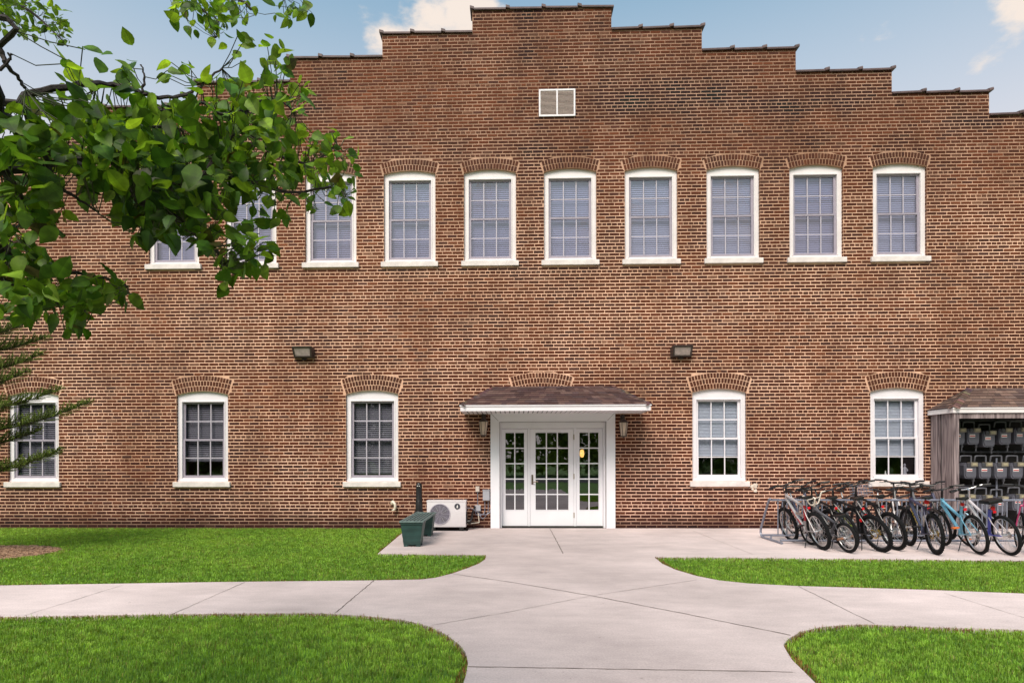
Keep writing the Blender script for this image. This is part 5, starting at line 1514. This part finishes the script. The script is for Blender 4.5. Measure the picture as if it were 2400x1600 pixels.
for pts, r0, r1 in limbs:
    for p in spline(pts, 8):
        for _ in range(3):
            q = p + Vector((random.gauss(0, .10), random.gauss(0, .10), random.gauss(-.02, .10)))
            if outside(q, -90): leaves.append((q, .052 * random.uniform(.7, 1.3), .5 * random.random()))
ST_ = [(0, .0, 0), (.10, .27, .02), (.28, .44, .05), (.50, .43, .05), (.72, .29, .0), (.88, .13, -.06), (1.0, .0, -.12)]
nL = len(leaves); nS = len(ST_)
Vl = np.zeros((nL, nS, 3, 3)); Cl = np.zeros((nL, 3)); petP = []
twigs = [s_ for pts, _, _ in limbs for s_ in spline(pts, 4)]
TW = np.array([tuple(p) for p in twigs])
for i, (p, s, dk) in enumerate(leaves):
    # leaf axis: outwards and drooping, blade turned every way
    near = TW[np.argmin(((TW - np.array(p)) ** 2).sum(1))]; dv = (p - Vector(near))
    ax = Vector((random.gauss(0, .55), random.gauss(0, .55), random.gauss(-.35, .5)))
    ax += dv.normalized() * .6 if dv.length > 1e-4 else Vector((0, 0, 0)); ax.normalize()
    nn = Vector((random.gauss(0, .6), random.gauss(-.25, .6), random.gauss(.55, .45))); nn = (nn - ax * nn.dot(ax)).normalized(); sd = ax.cross(nn)
    ln = s * 1.28; fold = random.uniform(.05, .32); curl = random.uniform(-.15, .38); wv = random.uniform(-.16, .16)
    for k, (tt, hw_, dr) in enumerate(ST_):
        c_ = p + ax * (ln * tt) - nn * (ln * curl * tt * tt)
        hl, hr = hw_ * random.uniform(.86, 1.1), hw_ * random.uniform(.86, 1.1); lift = hw_ * fold + wv * math.sin(tt * 7) * .3
        Vl[i, k, 0] = c_ - sd * (hl * s) + nn * (lift * s); Vl[i, k, 1] = c_; Vl[i, k, 2] = c_ + sd * (hr * s) + nn * ((lift - wv * .15) * s)
    r_ = random.random()
    c = Vector((.060, .150, .014)).lerp(Vector((.150, .265, .022)), random.random())
    if r_ < (.12 if dk > .15 else .34): c = Vector((.21, .34, .03))
    if r_ > .985: c = Vector((.115, .10, .03))
    c = c.lerp(Vector((.016, .045, .010)), min(.9, dk)) * .95; Cl[i] = c  # leaves in the core get the crown's shade as darker colour
    if dv.length < .17: petP.append((near, p))
idx = np.arange(nL * nS * 3).reshape(nL, nS, 3)
Q1 = np.stack([idx[:, :-1, 0], idx[:, :-1, 1], idx[:, 1:, 1], idx[:, 1:, 0]], -1); Q2 = np.stack([idx[:, :-1, 1], idx[:, :-1, 2], idx[:, 1:, 2], idx[:, 1:, 1]], -1)
FQ = np.stack([Q1, Q2], 2).reshape(-1, 4); colf = np.repeat(Cl, (nS - 1) * 2, axis=0).reshape(nL, nS - 1, 2, 3)
colf = colf * rng.uniform(.55, 1.25, (nL, 1, 2, 1)) * np.linspace(1.15, .8, nS - 1)[None, :, None, None] * rng.uniform(.85, 1.15, (nL, nS - 1, 1, 1)); colf = colf.reshape(-1, 3)  # halves toned apart: shading of the fold put into the leaf colour
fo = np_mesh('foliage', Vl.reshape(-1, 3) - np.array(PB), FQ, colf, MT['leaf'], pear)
fo.data.polygons.foreach_set('use_smooth', [True] * len(fo.data.polygons))
mb = MB()
for a, b in petP:
    a, b = Vector(a) - PB, Vector(b) - PB; m_ = a.lerp(b, .5) + Vector((0, 0, -.02 * random.random()))
    mb.tube([a, m_, b], .0016, 4, cap=False)
mb.build('twig', mat('twig_green', (.05, .055, .02), .7), pear, fix=False)

# ---------------------------------------------------------------- conifer at the left edge
cpos = Vector((onZ(-100, 1293).x, onZ(-100, 1293).y, 0)); cd = cpos.y + D
con = thing('fir_tree', 'dark green fir tree with layered branches at the left edge', 'tree', cpos)
mb = MB(); mb.tube([(0, 0, -.03), (.01, 0, 1), (0, .02, 2.2), (0, 0, 4.6)], [.10, .085, .06, .01], 10); mb.build('trunk', 'bark2', con, smooth=True)
def cz(py): return onY(0, py, cpos.y).z
tips = [(112, 792, .25), (100, 832, 0.1), (64, 872, -.1), (142, 914, .15), (212, 943, 0), (92, 1010, .12), (142, 1056, -.1), (70, 755, 0), (20, 950, -.2)]
brs = []
for px, py, yo in tips:
    T_ = onY(px, py, cpos.y + yo * 1.2) - cpos; brs.append((T_, 1))
for k in range(80):
    z = random.uniform(1.0, 4.4); rr = 1.55 * (1 - (z - .9) / 4.2) * random.uniform(.75, 1.1); a = random.uniform(0, 2 * PI)
    q = Vector((rr * math.cos(a), rr * math.sin(a), z + rr * .14)); w = cpos + q; v = w - EYE; dp = v.dot(FW); px = CX + F * v.dot(RT) / dp
    if px > -5: continue
    brs.append((q, 0))
NV, NC = [], []
mbB = MB()
for T_, vis in brs:
    base = Vector((0, 0, T_.z - .22 * T_.xy.length - .02)); dirv = (T_ - base); ln = dirv.length; d_ = dirv.normalized()
    side = d_.cross(Vector((0, 0, 1))).normalized(); sag = -.05 * ln
    P = lambda t: base + dirv * t + Vector((0, 0, sag * math.sin(PI * t) + .02 * t * t))
    mbB.tube([P(i / 6) for i in range(7)], [.013 * (1 - i / 7) + .003 for i in range(7)], 5)
    ntw = int(ln / .021)
    for i in range(ntw):
        t0 = .18 + .82 * (i / ntw); a = P(t0)
        for sg in (-1, 1):
            wl = (.34 * (1 - t0) ** .5 + .06) * min(1, ln / 1.3 + .25) * random.uniform(.7, 1.1)
            td = (d_ * random.uniform(.45, 1.0) + side * sg * random.uniform(.3, .9) + Vector((0, 0, random.uniform(-.15, 1.05)))).normalized()
            e = a + td * wl; mbB.tube([a, e], [.004, .002], 3, cap=False)
            nn = int(wl / (.0042 if vis else .009))
            u = td.orthogonal().normalized(); w_ = td.cross(u)
            tint = Vector((.075, .125, .020)).lerp(Vector((.21, .275, .060)), random.random())
            for j in range(nn):
                f = j / nn; q = a.lerp(e, f); an = random.uniform(0, 2 * PI); rd = u * math.cos(an) + w_ * math.sin(an)
                if rd.z < -.2: rd.z *= -.4
                nd = (rd * .85 + td * .65).normalized(); l_ = random.uniform(.020, .034); wd = nd.cross(td).normalized() * .0042
                NV.append((q - wd, q + wd, q + nd * l_)); c = tint * random.uniform(.6, 1.25); NC.append((c.x + .03 * f, c.y + .035 * f, c.z))
mbB.build('branch', 'bark2', con, fix=False)
NV = np.array([[tuple(p) for p in q] for q in NV]); 
np_mesh('needles', NV.reshape(-1, 3), np.arange(len(NV) * 3).reshape(-1, 3), np.array(NC), MT['needle'], con)

# ---------------------------------------------------------------- belt of trees across the road (seen in the door glass)
n = 52000
x = rng.uniform(-60, 60, n); hgt = 13.0 + 2.8 * np.sin(x * .35 + 1) + 1.6 * np.sin(x * 1.1); zc_ = rng.random(n) ** .8 * hgt + .3
y = -46 + rng.normal(0, 1.6, n) + 1.2 * np.sin(x * .8); ctr = np.stack([x, y, zc_], 1)
a = rng.normal(size=(n, 3)); a /= np.linalg.norm(a, axis=1)[:, None]; b = np.cross(a, rng.normal(size=(n, 3))); b /= np.linalg.norm(b, axis=1)[:, None]
s = rng.uniform(.25, .6, n)[:, None]
V = np.stack([ctr - a * s, ctr - b * s * .6, ctr + a * s, ctr + b * s * .6], 1).reshape(-1, 3)
kk = vnoise(np.stack([x, zc_], 1), .5, 4)[:, None]
col = np.array((.06, .13, .02)) + kk * np.array((.20, .28, .03))
tb2 = np_mesh('tree_belt', V, np.arange(n * 4).reshape(-1, 4), col * rng.uniform(.6, 1.2, (n, 1)), MT['grass'])
tag(tb2, 'green trees across the road, mirrored in the door glass', 'trees', kind='stuff')

# ---------------------------------------------------------------- sky, clouds and sun
SUN_EL, SUN_AZ = R(49), R(200)                       # azimuth clockwise from +Y: behind the viewer's left shoulder
w = bpy.data.worlds.new('World'); scene.world = w; w.use_nodes = True
nt = w.node_tree; N, L = nt.nodes, nt.links
bg = N['Background']; bg.inputs['Strength'].default_value = .14
sky = N.new('ShaderNodeTexSky'); sky.sky_type = 'NISHITA'; sky.sun_disc = False; sky.sun_elevation = SUN_EL; sky.sun_rotation = SUN_AZ
sky.air_density = 1.0; sky.dust_density = 1.6; sky.ozone_density = 1.0
tc = N.new('ShaderNodeTexCoord')
def cloud(direction, size, sharp, seed):
    dn = N.new('ShaderNodeVectorMath'); dn.operation = 'DISTANCE'; L.new(tc.outputs['Generated'], dn.inputs[0]); dn.inputs[1].default_value = direction
    m1 = N.new('ShaderNodeMapRange'); m1.inputs[1].default_value = 0; m1.inputs[2].default_value = size; m1.inputs[3].default_value = 1; m1.inputs[4].default_value = 0
    L.new(dn.outputs['Value'], m1.inputs[0]); return m1
mp_ = N.new('ShaderNodeMapping'); mp_.inputs['Scale'].default_value = (1, 1, 1.9); L.new(tc.outputs['Generated'], mp_.inputs[0])
cn_ = N.new('ShaderNodeTexNoise'); cn_.inputs['Scale'].default_value = 11; cn_.inputs['Detail'].default_value = 10; cn_.inputs['Roughness'].default_value = .58; L.new(mp_.outputs[0], cn_.inputs['Vector'])
acc = None
for px, py, sz in ((990, 35, .11), (915, 80, .07), (2400, 0, .09), (1090, 15, .10)):
    d = ray(px, py).normalized(); m1 = cloud(d, sz, 0, 0)
    if acc is None: acc = m1
    else:
        mm = N.new('ShaderNodeMath'); mm.operation = 'MAXIMUM'; L.new(acc.outputs[0], mm.inputs[0]); L.new(m1.outputs[0], mm.inputs[1]); acc = mm
# behind the viewer the sky is broken by more cloud
sp = N.new('ShaderNodeSeparateXYZ'); L.new(tc.outputs['Generated'], sp.inputs[0])
bk = N.new('ShaderNodeMapRange'); bk.inputs[1].default_value = .1; bk.inputs[2].default_value = -.6; bk.inputs[3].default_value = 0; bk.inputs[4].default_value = .40; L.new(sp.outputs[1], bk.inputs[0])
mm = N.new('ShaderNodeMath'); mm.operation = 'MAXIMUM'; L.new(acc.outputs[0], mm.inputs[0]); L.new(bk.outputs[0], mm.inputs[1])
sm = N.new('ShaderNodeMath'); sm.operation = 'MULTIPLY_ADD'; L.new(mm.outputs[0], sm.inputs[0]); sm.inputs[1].default_value = .43; L.new(cn_.outputs['Fac'], sm.inputs[2])
cr = N.new('ShaderNodeMapRange'); cr.interpolation_type = 'SMOOTHSTEP'; cr.inputs[1].default_value = .66; cr.inputs[2].default_value = .86; L.new(sm.outputs[0], cr.inputs[0])
# pale warm haze towards the horizon
hz = N.new('ShaderNodeMapRange'); hz.inputs[1].default_value = .60; hz.inputs[2].default_value = .30; hz.inputs[3].default_value = .10; hz.inputs[4].default_value = .90; L.new(sp.outputs[2], hz.inputs[0])
sk = N.new('ShaderNodeMix'); sk.data_type = 'RGBA'; sk.blend_type = 'MULTIPLY'; sk.inputs[0].default_value = 1; L.new(sky.outputs[0], sk.inputs[6]); sk.inputs[7].default_value = (1.5, 1.95, 1.62, 1)
m0 = N.new('ShaderNodeMix'); m0.data_type = 'RGBA'; L.new(hz.outputs[0], m0.inputs[0]); L.new(sk.outputs[2], m0.inputs[6]); m0.inputs[7].default_value = (6.1, 5.3, 5.35, 1)
m1 = N.new('ShaderNodeMix'); m1.data_type = 'RGBA'; L.new(cr.outputs[0], m1.inputs[0]); L.new(m0.outputs[2], m1.inputs[6]); m1.inputs[7].default_value = (6.7, 5.9, 5.3, 1)
L.new(m1.outputs[2], bg.inputs['Color'])

sl = bpy.data.lights.new('sun', 'SUN'); sl.energy = 3.6; sl.angle = R(26); sl.color = (1.0, .865, .79)
so = bpy.data.objects.new('sun', sl); C.objects.link(so)
sd_ = Vector((math.sin(SUN_AZ) * math.cos(SUN_EL), math.cos(SUN_AZ) * math.cos(SUN_EL), math.sin(SUN_EL)))
so.rotation_euler = (-sd_).to_track_quat('-Z', 'Y').to_euler()

scene.view_settings.view_transform = 'Standard'; scene.view_settings.look = 'None'; scene.view_settings.exposure = 0; scene.view_settings.gamma = 1
scene.cycles.max_bounces = 8; scene.cycles.transparent_max_bounces = 12; scene.cycles.use_denoising = True
